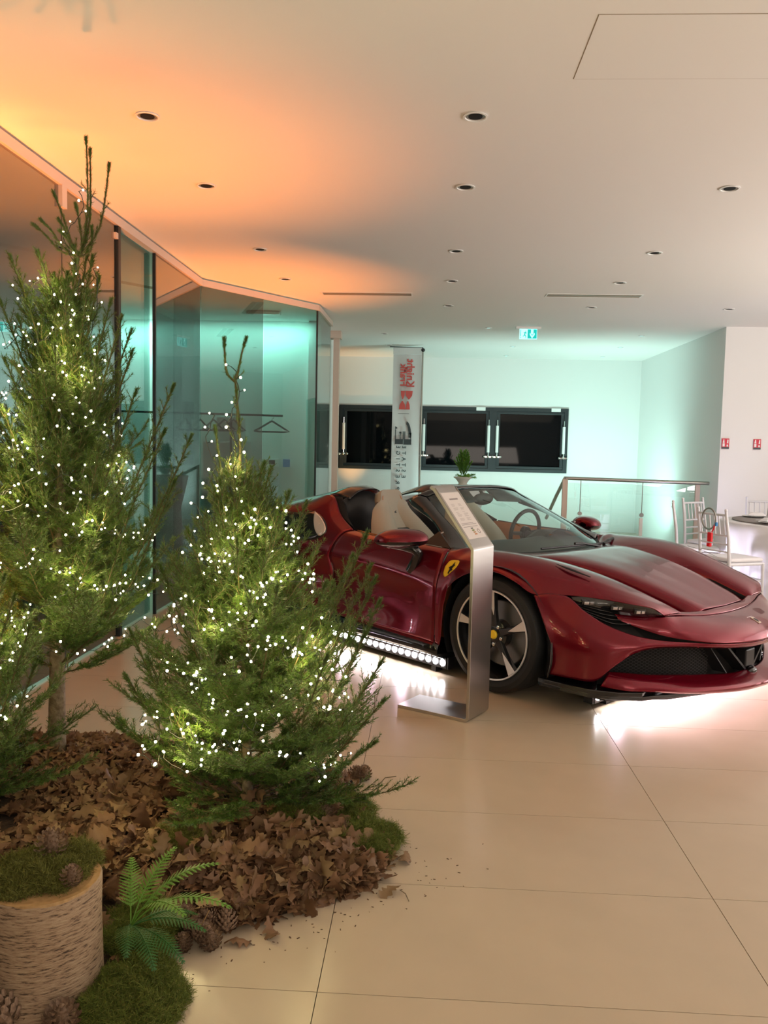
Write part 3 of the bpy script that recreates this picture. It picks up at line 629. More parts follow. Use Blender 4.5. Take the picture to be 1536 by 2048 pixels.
slab('splitter', [(.88, .78), (.80, .88), (.66, .955), (.45, .975), (.36, .975), (.36, .5)], .155, .178, 'gloss')
slab('underbody', [(1.05, .1), (.9, .55), (.7, .84), (.42, .86), (.40, .58), (-.42, .58), (-.44, .90), (-2.2, .92), (-2.25, .6), (-3.05, .6), (-3.1, .85), (-3.38, .8)], .10, .135, 'black')
# grille mouth: dark back, honeycomb mesh, slanted vanes
GB = [(1.03, 0), (1.02, .15), (.98, .30), (.93, .45), (.86, .58), (.79, .68), (.71, .77), (.66, .83)]
panel('grille_recess', [[(x-.02, w_, .45), (x-.02, w_, .15)] for x, w_ in GB], m='void', nv=3, nu=20, join=True, th=0)
hm = MB()
for s in (1, -1):
    pts = cr([(x+.01, w_, 0) for x, w_ in GB[2:]], 60)
    L = np.r_[0, np.cumsum(np.linalg.norm(np.diff(pts, axis=0), axis=1))]
    at = lambda u: (np.interp(u, L, pts[:, 0]), -s*np.interp(u, L, pts[:, 1]))
    h = .0085
    u = 0; col = 0
    while u < L[-1]-.02:
        z = .19+(h if col % 2 else 0)
        while z < .40:
            P6 = [(u+h*1.1*cos(a), z+h*sin(a)) for a in np.arange(0, 2*pi+.1, pi/3)]
            for (ua, za), (ub, zb) in zip(P6[:3], P6[1:4]):
                a = at(ua); b = at(ub); d = .0018
                hm.add([(a[0], a[1], za-d), (b[0], b[1], zb-d), (b[0], b[1], zb+d), (a[0], a[1], za+d)], [(0, 1, 2, 3)])
            z += 2*h
        u += h*1.75; col += 1
tag(hm.build('grille_mesh', 'black', car), kind='stuff')
for s in (1, -1):
    V = lambda x, w_, z: (x, -s*w_, z)
    MB().add([V(1.075, .27, .385), V(1.09, .03, .205), V(1.0, .03, .205), V(.99, .27, .385), V(1.075, .25, .385), V(1.09, .005, .205), V(1.0, .005, .205), V(.99, .25, .385)],
             [(0, 1, 2, 3), (7, 6, 5, 4), (0, 4, 5, 1), (1, 5, 6, 2), (2, 6, 7, 3), (3, 7, 4, 0)]).build('grille_vane', 'black', car)
    MB().add([V(1.02, .36, .392), V(1.06, .22, .225), V(.97, .22, .225), V(.95, .36, .392), V(1.02, .35, .392), V(1.06, .21, .225), V(.97, .21, .225), V(.95, .35, .392)],
             [(0, 1, 2, 3), (7, 6, 5, 4), (0, 4, 5, 1), (1, 5, 6, 2), (2, 6, 7, 3), (3, 7, 4, 0)]).build('grille_vane', 'black', car)
MB().box((1.03, -.055, .235), (1.095, .055, .335)).build('radar_sensor', 'black', car, bevel=.008)
MB().ball((1.10, 0, .212), .032, 16, 8, (1, 1.4, .8)).build('front_camera', 'gloss', car, smooth=60)
MB().lathe([(.011, -.002), (.011, .004), (.006, .006)], 14, Matrix.Translation((1.03, -.505, .413)) @ Matrix.Rotation(R(35), 4, 'Z') @ Matrix.Rotation(R(90), 4, 'Y')).build('parking_sensor', 'red', car, smooth=40)

# --- headlight: dark housing, three lamp cells, clear cover, slatted duct below
HT = [(.475, .860, .633), (.55, .832, .636), (.62, .797, .632), (.70, .765, .626), (.76, .738, .619), (.81, .70, .611), (.85, .66, .60), (.88, .615, .566)]
HB = [(.50, .868, .605), (.56, .848, .595), (.615, .815, .588), (.655, .765, .572), (.70, .735, .560), (.77, .688, .550), (.83, .645, .547), (.882, .605, .558)]
off = lambda P_, dx, dw, dz: [(x+dx, w_+dw, z+dz) for x, w_, z in P_]
for s in (1, -1):
    a = panel('headlight', [off(HT, -.035, -.04, -.004), off(HB, -.035, -.04, .002)], m='black', nv=24, nu=6, sides=(s,), th=0)[0]
    panel('cover', [off(HT, 0, 0, 0), [( (p[0]+q[0])/2+.006, (p[1]+q[1])/2+.006, (p[2]+q[2])/2+.002) for p, q in zip(HT, HB)], off(HB, 0, 0, 0)], m='lens', nv=24, nu=8, sides=(s,), th=0, parent=a)
    for x, w_, z, l in ((.565, .832, .611, .036), (.69, .752, .594, .034), (.79, .69, .581, .032)):
        mm = Matrix.Translation((x, -s*w_, z)) @ Matrix.Rotation(-s*R(38), 4, 'Z') @ Matrix.Rotation(R(18), 4, 'Y')
        MB().box((-.018, -l, -.014), (.012, l, .014), mm).build('lamp_cell', 'darkalloy', a, bevel=.003)
        MB().box((.010, -l*.7, -.009), (.017, l*.1, .009), mm).box((.010, l*.2, -.009), (.017, l*.8, .009), mm).build('reflector', 'reflector', a, bevel=.003)
    # louvred brake duct
    b = panel('headlight_duct', [off(HB[:5], -.03, -.03, 0), [(.53, .845, .56), (.60, .83, .52), (.68, .79, .48), (.76, .74, .455), (.85, .68, .435)], [(.56, .84, .52), (.66, .80, .45), (.78, .73, .415), (.90, .62, .40), (1.0, .49, .40)]], m='void', nv=16, nu=8, sides=(s,), th=0)[0]
    for k in range(4):
        t = .15+k*.23
        p = [np.array(HB[0])*(1-t)+np.array((.60, .865, .545))*t, np.array(HB[2])*(1-t)+np.array((.72, .80, .50))*t, np.array(HB[3])*(1-t)+np.array((.79, .725, .50))*t]
        q = [x+np.array((-.035, -.03, -.010)) for x in p]
        panel('louvre', [[tuple(x-np.array((.004, .004, 0))) for x in p], [tuple(x) for x in q]], m='darkalloy', nv=10, nu=3, sides=(s,), th=.004, parent=b)

# black back of the slit between nose and bumper
panel('slit_back', [off(q, -.035, -.03, 0) for q in ([(1.06, .40, .44), (.995, .545, .455), (.91, .635, .475), (.82, .69, .50), (.70, .76, .55)], [(1.06, .40, .40), (.98, .545, .41), (.90, .64, .42), (.81, .72, .43), (.66, .80, .48)])], m='void', nv=14, nu=4, th=0)
# --- doors
DR = [
    [(-.442, .842, .788), (-.437, .88, .765), (-.436, .928, .68), (-.436, .962, .59), (-.436, .968, .52), (-.436, .971, .38), (-.445, .962, .21)],
    [(-.80, .838, .80), (-.80, .878, .778), (-.80, .918, .70), (-.80, .944, .615), (-.80, .924, .52), (-.80, .922, .38), (-.80, .955, .222)],
    [(-1.14, .828, .805), (-1.15, .868, .783), (-1.15, .908, .715), (-1.15, .930, .63), (-1.17, .890, .52), (-1.18, .893, .38), (-1.19, .95, .235)],
    [(-1.41, .80, .822), (-1.46, .852, .80), (-1.50, .898, .73), (-1.53, .920, .64), (-1.55, .868, .52), (-1.57, .872, .38), (-1.59, .940, .25)]]
panel('door', DR, nv=42, nu=36, feat=True, key='door')
# --- rear quarter panels
QR = [
    [(-1.42, .80, .825), (-1.47, .853, .802), (-1.51, .899, .73), (-1.54, .920, .64), (-1.56, .868, .52), (-1.58, .872, .38), (-1.60, .940, .25)],
    [(-1.60, .762, .912), (-1.65, .825, .865), (-1.70, .885, .78), (-1.76, .928, .66), (-1.80, .905, .52), (-1.82, .905, .38), (-1.84, .955, .25)],
    [(-1.77, .70, 1.045), (-1.83, .785, .965), (-1.89, .865, .87), (-1.97, .935, .75), (-2.04, .952, .60), (-2.07, .955, .42), (-2.09, .965, .24)],
    [(-2.02, .665, 1.028), (-2.06, .775, .968), (-2.11, .868, .915), (-2.18, .95, .80), (-2.22, .975, .62), (-2.245, .98, .42), (-2.25, .97, .23)],
    [(-2.30, .64, .985), (-2.32, .76, .962), (-2.34, .865, .93), (-2.36, .94, .855), (-2.37, .972, .76), (-2.38, .982, .69), (-2.385, .985, .65)],
    [(-2.65, .63, .938), (-2.65, .75, .945), (-2.65, .86, .93), (-2.65, .94, .88), (-2.65, .972, .83), (-2.65, .982, .79), (-2.65, .985, .765)],
    [(-2.92, .62, .89), (-2.92, .75, .905), (-2.92, .86, .89), (-2.92, .93, .835), (-2.92, .96, .76), (-2.92, .975, .70), (-2.915, .98, .655)],
    [(-3.10, .60, .845), (-3.10, .74, .865), (-3.10, .84, .85), (-3.09, .92, .78), (-3.07, .945, .60), (-3.05, .955, .42), (-3.04, .95, .24)],
    [(-3.36, .58, .775), (-3.37, .70, .80), (-3.36, .80, .785), (-3.35, .87, .72), (-3.34, .88, .58), (-3.33, .87, .42), (-3.32, .86, .26)]]
panel('rear_quarter', QR, nv=42, nu=60, feat=True, key='quarter')
panel('rear_deck', [
    [(-1.80, 0, .96), (-1.80, .2, .965), (-1.80, .40, 1.0), (-1.80, .58, 1.04), (-1.80, .695, 1.05)],
    [(-2.02, 0, .955), (-2.02, .2, .965), (-2.02, .42, 1.0), (-2.02, .57, 1.02), (-2.02, .662, 1.03)],
    [(-2.30, 0, .945), (-2.30, .3, .955), (-2.30, .50, .97), (-2.30, .58, .98), (-2.30, .638, .986)],
    [(-2.65, 0, .925), (-2.65, .3, .925), (-2.65, .5, .93), (-2.65, .58, .935), (-2.65, .628, .939)],
    [(-3.0, 0, .865), (-3.0, .3, .865), (-3.0, .45, .865), (-3.0, .55, .868), (-3.0, .61, .872)],
    [(-3.40, 0, .79), (-3.40, .3, .79), (-3.39, .45, .782), (-3.38, .52, .778), (-3.36, .58, .775)]], nv=24, nu=30, join=True)
panel('tail_panel', [[(-3.40, 0, .79), (-3.42, 0, .6), (-3.38, 0, .25)], [(-3.39, .4, .785), (-3.41, .4, .6), (-3.37, .4, .25)], [(-3.36, .70, .795), (-3.38, .70, .6), (-3.35, .7, .25)], [(-3.35, .87, .72), (-3.34, .88, .5), (-3.32, .86, .26)]], m='black', nv=10, nu=16, join=True)
# carbon sills
panel('sill', [[(x, a, .235), (x, a+.035, .20), (x, a+.04, .15), (x, a-.02, .115)] for x, a in ((-.40, .935), (-.8, .93), (-1.2, .925), (-1.7, .93), (-2.24, .945))], m='gloss', nv=8, nu=12)
panel('door_lower_edge', [[(x, a, z), (x, a+.010, z-.014), (x, a-.012, z-.02)] for x, a, z in ((-.45, .962, .214), (-.8, .956, .226), (-1.19, .951, .239), (-1.59, .941, .254))], m='red', nv=6, nu=12, th=0)
# wheel arch liners
def liner(cx, cz, r, wi, wo, s):
    mb = MB(); n = 28; A_ = [R(a) for a in np.linspace(-25, 205, n)]
    vs = [(cx+r*cos(a), -s*w_, cz+r*sin(a)) for w_ in (wo, wi) for a in A_]
    mb.add(vs, [(i, i+1, n+i+1, n+i) for i in range(n-1)]); mb.add([(cx, -s*wi, cz)]+[(cx+r*cos(a), -s*wi, cz+r*sin(a)) for a in A_], [(0, i+1, i+2) for i in range(n-1)])
    return mb.build('arch_liner', 'black', car, smooth=40)
for s in (1, -1): liner(.03, .345, .405, .55, .955, s); liner(-2.65, .355, .43, .55, .965, s)
# black flap behind the front wheel opening
panel('arch_flap', [[(.43, .955, .42), (.455, .985, .36), (.46, .99, .28), (.425, .975, .19)], [(.37, .93, .42), (.38, .93, .36), (.38, .93, .28), (.37, .93, .18)]], m='gloss', nv=10, nu=5)

# --- windscreen, frame, header
WS = [
    [(-.945, 0, 1.137), (-.95, .25, 1.130), (-.965, .42, 1.108), (-.985, .515, 1.075)],
    [(-.72, 0, 1.055), (-.73, .28, 1.045), (-.765, .47, 1.012), (-.80, .572, .975)],
    [(-.44, 0, .925), (-.46, .32, .912), (-.52, .54, .885), (-.565, .64, .862)],
    [(-.14, 0, .770), (-.19, .34, .766), (-.30, .58, .762), (-.385, .705, .758)]]
panel('windscreen', WS, m='windscreen', nv=20, nu=24, join=True, th=0)
panel('windscreen_frame', [
    [(-.985, .505, 1.083), (-1.03, .56, 1.088), (-1.065, .60, 1.045), (-1.03, .58, 1.0)],
    [(-.80, .565, .985), (-.815, .615, .985), (-.82, .645, .96), (-.80, .635, .93)],
    [(-.565, .635, .87), (-.60, .70, .872), (-.61, .73, .85), (-.59, .72, .82)],
    [(-.385, .70, .765), (-.42, .78, .785), (-.44, .825, .790), (-.46, .80, .765)]], m='gloss', nv=10, nu=24)
panel('header_rail', [
    [(-.935, 0, 1.140), (-.97, 0, 1.152), (-1.01, 0, 1.148), (-1.02, 0, 1.125), (-.98, 0, 1.112)],
    [(-.94, .25, 1.133), (-.975, .25, 1.146), (-1.015, .25, 1.142), (-1.025, .25, 1.12), (-.985, .25, 1.106)],
    [(-.955, .42, 1.111), (-.985, .43, 1.124), (-1.02, .44, 1.122), (-1.03, .44, 1.10), (-.995, .43, 1.086)],
    [(-.98, .51, 1.082), (-1.0, .53, 1.090), (-1.03, .56, 1.085), (-1.035, .555, 1.06), (-1.0, .54, 1.05)]], m='gloss', nv=12, nu=20, join=True)
for s in (1, -1):
    V = lambda x, w_, z: (x, -s*w_, z)
    MB().add([V(-.47, .80, .79), V(-.70, .825, .80), V(-.63, .745, .88), V(-.47, .785, .79), V(-.70, .81, .80), V(-.63, .73, .88)], [(0, 1, 2), (5, 4, 3), (0, 3, 4, 1), (1, 4, 5, 2), (2, 5, 3, 0)]).build('mirror_triangle', 'black', car)
    MB().tube([V(-.60, .735, .878), V(-.72, .80, .80)], .004, 6).build('quarter_strip', 'alloy', car)
# cowl and wipers
panel('cowl', [[(-.07, 0, .758), (-.10, .2, .757), (-.17, .40, .754), (-.24, .56, .752), (-.30, .63, .758), (-.36, .72, .775)], [(-.17, 0, .752), (-.2, .22, .752), (-.28, .42, .75), (-.34, .56, .75), (-.40, .65, .755), (-.44, .76, .77)]], m='black', nv=20, nu=5, join=True)
MB().tube([(-.15, .52, .785), (-.13, .30, .782), (-.11, .05, .79), (-.16, -.28, .785)], .007, 6).tube([(-.10, .30, .77), (-.12, .12, .80), (-.13, .05, .80)], .010, 6).tube([(-.22, .66, .79), (-.16, .5, .79), (-.13, .40, .775)], .012, 6).build('wiper', 'black', car)

# --- black fairings behind the seats, rear bulkhead, cockpit
for s in (1, -1):
    panel('seat_fairing', [
        [(-1.70, .26, 1.04), (-1.69, .32, 1.085), (-1.68, .42, 1.095), (-1.69, .52, 1.075), (-1.70, .60, 1.02)],
        [(-1.80, .22, 1.05), (-1.80, .32, 1.105), (-1.80, .42, 1.112), (-1.80, .54, 1.095), (-1.80, .63, 1.045)],
        [(-1.92, .22, 1.03), (-1.92, .32, 1.08), (-1.92, .42, 1.09), (-1.92, .54, 1.075), (-1.92, .64, 1.04)],
        [(-2.10, .22, .985), (-2.10, .32, 1.02), (-2.10, .42, 1.03), (-2.10, .54, 1.03), (-2.10, .64, 1.02)]], m='gloss', nv=16, nu=16, sides=(s,))
    panel('side_buttress', [[(-1.45, .775, .84), (-1.45, .75, .80), (-1.45, .72, .5)], [(-1.62, .745, .915), (-1.60, .70, .9), (-1.60, .68, .5)], [(-1.775, .685, 1.04), (-1.74, .63, 1.03), (-1.72, .62, .6)]], m='void', nv=10, nu=12, sides=(s,))
panel('cabin_rear_wall', [[(-1.72, 0, .97), (-1.70, 0, .3)], [(-1.72, .25, 1.02), (-1.70, .25, .3)], [(-1.71, .42, 1.08), (-1.69, .42, .3)], [(-1.72, .62, 1.03), (-1.70, .62, .3)], [(-1.70, .75, .95), (-1.66, .78, .3)]], m='black', nv=5, nu=24, join=True)
panel('door_card', [[(-.50, .80, .785), (-.5, .76, .60), (-.5, .76, .2)], [(-.95, .79, .80), (-.95, .73, .62), (-.95, .74, .2)], [(-1.42, .76, .82), (-1.42, .70, .62), (-1.42, .72, .2)]], m='orangetrim', nv=12, nu=12)
slab('cabin_floor', [(-.3, .0), (-.3, .74), (-1.7, .76)], .16, .20, 'black')
panel('dashboard', [
    [(-.16, 0, .755), (-.18, .3, .752), (-.28, .55, .748), (-.36, .69, .745)],
    [(-.36, 0, .785), (-.38, .3, .785), (-.42, .55, .775), (-.46, .72, .765)],
    [(-.58, 0, .785), (-.60, .3, .79), (-.60, .55, .775), (-.58, .75, .76)],
    [(-.66, 0, .70), (-.68, .3, .70), (-.66, .55, .69), (-.62, .76, .68)],
    [(-.58, 0, .45), (-.58, .3, .45), (-.58, .55, .45), (-.56, .76, .45)]], m='black', nv=16, nu=24, join=True)
MB().box((-1.6, -.12, .2), (-.6, .12, .52)).build('centre_tunnel', 'black', car, bevel=.03)
def seat(s):
    wc = -.39*s; so = MB().box((-1.2, wc-.22, .2), (-.7, wc+.22, .38)).build('seat', 'black', car, bevel=.02)
    def sect(x, z, hw, th, bol):   # cushion cross-section, bolsters at the edges
        return [(x, wc-s*0+d*hw, z, b) for d, b in ((-1, 0), (-.92, bol), (-.62, bol), (-.45, .2*bol), (0, 0), (.45, .2*bol), (.62, bol), (.92, bol), (1, 0))]
    lev = [(-1.14, .42, .24, .09), (-1.25, .55, .245, .09), (-1.35, .70, .235, .08), (-1.43, .82, .185, .05), (-1.49, .92, .13, .02), (-1.52, 1.0, .118, .0), (-1.535, 1.05, .105, .0), (-1.545, 1.075, .075, 0)]
    rows = [[(x+b, y, z) for x, y, z, b in sect(x, z, hw, .1, bol)] for x, z, hw, bol in lev]
    G = grid([[(p[0], p[1], p[2]) for p in r] for r in rows], 40, 40, True); n = G.shape[1]; N_ = G.shape[0]
    fs = [(i*n+j, i*n+j+1, (i+1)*n+j+1, (i+1)*n+j) for i in range(N_-1) for j in range(n-1)]
    o = MB().add([tuple(p) for p in G.reshape(-1, 3)], fs).build('backrest', 'cream', so, smooth=60)
    q = o.modifiers.new('th', 'SOLIDIFY'); q.thickness = .07; q.offset = 1 if s > 0 else 1
    G2 = grid([[(x, wc+d*hw, z+b) for d, b in ((-1, 0), (-.9, .07), (-.6, .05), (0, 0), (.6, .05), (.9, .07), (1, 0))] for x, z, hw in ((-1.15, .40, .24), (-.95, .42, .25), (-.72, .45, .24), (-.64, .40, .22))], 24, 16, True)
    n = G2.shape[1]; fs = [(i*n+j, i*n+j+1, (i+1)*n+j+1, (i+1)*n+j) for i in range(G2.shape[0]-1) for j in range(n-1)]
    MB().add([tuple(p) for p in G2.reshape(-1, 3)], fs).build('cushion', 'cream', so, smooth=60)
    for e in (-1, 1):
        MB().tube([(lv[0]+lv[3]*.9+.068, wc+e*lv[2]*.86, lv[1]) for lv in lev], .006, 6).build('piping', 'orangetrim', so)
    MB().add([(-1.285, wc-.11, .745), (-1.285, wc+.11, .745), (-1.33, wc+.08, .825), (-1.33, wc-.08, .825), (-1.40, wc-.11, .745), (-1.40, wc+.11, .745), (-1.43, wc+.08, .825), (-1.43, wc-.08, .825)], [(0, 1, 2, 3), (7, 6, 5, 4), (0, 4, 5, 1), (2, 6, 7, 3), (1, 5, 6, 2), (3, 7, 4, 0)]).build('belt_slot', 'black', so, bevel=.01)
    MB().prism([(-.006, -.02), (.004, -.012), (.002, 0), (.012, .008), (.004, .012), (.006, .024), (-.002, .016), (-.012, .012), (-.004, .004)], 0, .004, Matrix.Translation((-1.420, wc, .925)) @ Matrix(((0, 0, 1, 0), (1, 0, 0, 0), (0, 1, 0, 0), (0, 0, 0, 1)))).build('embossed_horse', 'horse', so)
seat(1); seat(-1)
st_ = MB().tube([(-.80+.06*sin(a)*.4, .38+.17*cos(a), .80+.165*sin(a)) for a in np.linspace(0, 2*pi, 33)], .015, 10).build('steering_wheel', 'black', car, smooth=60)
MB().tube([(-.80, .22, .80), (-.80, .38, .79), (-.80, .54, .80)], .014, 8).tube([(-.80, .38, .79), (-.80, .38, .65)], .016, 8).tube([(-.80, .38, .79), (-.60, .38, .74)], .03, 10).build('spoke', 'black', st_, smooth=60)
MB().lathe([(.05, -.02), (.055, .01), (.03, .02)], 20, Matrix.Translation((-.80, .38, .79)) @ Matrix.Rotation(R(-90), 4, 'Y')).build('horn_pad', 'gloss', st_, smooth=60)
panel('instrument_hood', [[(-.50, -.20, .79), (-.50, -.38, .845), (-.50, -.56, .79)], [(-.66, -.21, .78), (-.67, -.38, .83), (-.66, -.55, .78)]], m='black', nv=14, nu=6, sides=(1,))
panel('sun_visor', [[(-.96, .10, 1.112), (-.97, .28, 1.105), (-.98, .46, 1.08)], [(-.86, .11, 1.04), (-.87, .28, 1.03), (-.89, .44, 1.02)]], m='darkmetal', nv=10, nu=4)
MB().ball((-.90, 0, 1.055), .05, 16, 8, (.35, 2.3, .9)).tube([(-.90, 0, 1.08), (-.93, 0, 1.115)], .012, 8).build('rear_view_mirror', 'black', car, smooth=60)

# --- door mirrors
for s in (1, -1):
    ar = [(-.80, -s*1.06, .800), (-.70, -s*1.0, .793), (-.64, -s*.965, .782), (-.615, -s*.945, .755), (-.65, -s*.93, .70), (-.695, -s*.918, .632)]
    mi = MB().tube(ar, [.022, .030, .034, .033, .035, .042], 12).build('door_mirror', 'gloss', car, smooth=60)
    # shell: lofted egg, pointed outwards
    rows = []
    for t, (w_, rx, rz) in enumerate(((.90, .03, .02), (.915, .085, .050), (.98, .120, .066), (1.05, .125, .068), (1.11, .10, .058), (1.155, .055, .034), (1.165, .012, .01))):
        cx = -.655-.10*(w_-.93)/.24*1.0; cz = .842-.012*(w_-.93)/.24
        rows.append([(cx+rx*1.0*cos(a)*(1.0 if cos(a) < 0 else 1.1), w_, cz+rz*(sin(a) if sin(a) > 0 else .75*sin(a))) for a in np.linspace(0, 2*pi, 17)])
    G = grid(rows, 33, 24); n = G.shape[1]; up = []; lo = []
    for i in range(G.shape[0]-1):
        for j in range(n-1):
            f = (i*n+j, i*n+j+1, (i+1)*n+j+1, (i+1)*n+j); zc = G[i, j][2]; cz = .845-.012*(G[i, j][1]-.93)/.24
            (up if zc > cz-.012 else lo).append(f if s == 1 else f[::-1])
    vs = [(p[0], -s*p[1], p[2]) for p in G.reshape(-1, 3)]
    MB().add(vs, up).build('shell', 'red', mi, smooth=60); MB().add(vs, lo).build('lower_shell', 'gloss', mi, smooth=60)
    MB().lathe([(.010, -.01), (.011, .006), (.006, .008)], 14, Matrix.Translation((-.74, -s*1.09, .795)) @ Matrix.Rotation(s*R(70), 4, 'X')).build('mirror_camera', 'white', mi, smooth=40)

# --- draped details on the skin
def hit(key, x, z, s=1):
    h_ = SURF[key].ray_cast(Vector((x, -3, z)), Vector((0, 1, 0)))
    return h_[0], h_[1]
def drape(name, poly, key, m, offs=.003, nr=5, sides=(1, -1), parent=None, th=.002):
    cx = sum(p[0] for p in poly)/len(poly); cz = sum(p[1] for p in poly)/len(poly); n = len(poly); pts = []
    for k in range(nr+1):
        for x, z in poly:
            t = k/nr; X = cx+(x-cx)*t; Z_ = cz+(z-cz)*t; h_, nn = hit(key, X, Z_)
            if h_ is None: h_ = Vector((X, -.9, Z_))
            pts.append(Vector((h_.x, h_.y-offs, h_.z)))
    fs = [(k*n+i, k*n+(i+1) % n, (k+1)*n+(i+1) % n, (k+1)*n+i) for k in range(nr) for i in range(n)]
    out = []
    for s in sides:
        o = MB().add([(p.x, p.y*s, p.z) for p in pts], fs).build(name, m, parent or car, smooth=60)
        q = o.modifiers.new('t', 'SOLIDIFY'); q.thickness = th; q.offset = 0; out.append(o)
    return out
def smooth_poly(P_, n=40):
    q = cr([(a, 0, b) for a, b in P_+[P_[0]]], n+1)[:-1]; return [(a[0], a[2]) for a in q]
drape('side_intake', smooth_poly([(-2.34, .86), (-2.20, .905), (-1.98, .91), (-1.84, .925), (-1.70, .87), (-1.63, .80), (-1.68, .745), (-1.87, .715), (-2.06, .73), (-2.25, .80)]), 'quarter', 'gloss', .004)
drape('intake_blade', smooth_poly([(-1.84, .93), (-1.74, .885), (-1.64, .80), (-1.68, .762), (-1.74, .79), (-1.80, .86)], 24), 'quarter', 'alloy', .008)
drape('intake_blade', smooth_poly([(-2.06, .89), (-2.0, .86), (-1.88, .73), (-1.86, .715), (-1.90, .715), (-2.01, .80)], 24), 'quarter', 'darkalloy', .008)
shp = [(-.395, .70), (-.372, .735), (-.325, .745), (-.285, .742), (-.29, .715), (-.33, .672), (-.37, .640), (-.388, .655)]
sh = drape('emblem_shield', smooth_poly([(x-.005, z-.005) for x, z in shp], 26), 'wing', 'yellow', .003, sides=(1,))[0]
drape('horse', [(x-.005, z-.005) for x, z in [(-.352, .668), (-.345, .690), (-.358, .700), (-.349, .704), (-.335, .712), (-.322, .735), (-.318, .722), (-.309, .718), (-.322, .706), (-.327, .694), (-.318, .690), (-.326, .684), (-.335, .680), (-.345, .660)]], 'wing', 'horse', .0065, 3, (1,), sh)
bd = MB().prism([(-.027, -.015), (.027, -.015), (.027, .015), (-.027, .015)], 0, .004, Matrix.Translation((1.112, 0, .498)) @ Matrix.Rotation(R(25), 4, 'Y')).build('nose_badge', 'trim', car)
MB().prism([(-.018, -.004), (-.004, -.010), (.014, -.007), (.018, .003), (.004, .009), (-.014, .006)], .004, .006, Matrix.Translation((1.112, 0, .498)) @ Matrix.Rotation(R(25), 4, 'Y')).build('horse', 'horse', bd)
MB().tube([(1.075, -.03, .512), (1.075, .03, .512)], .0012, 4).build('badge_edge', 'alloy', bd)
# thin black slot on the wing crest
panel('wing_slot', [[(.30, .765, .782), (.40, .76, .766), (.52, .745, .734)], [(.30, .768, .783), (.40, .785, .762), (.52, .752, .732)]], m='void', nv=12, nu=3, th=.001)

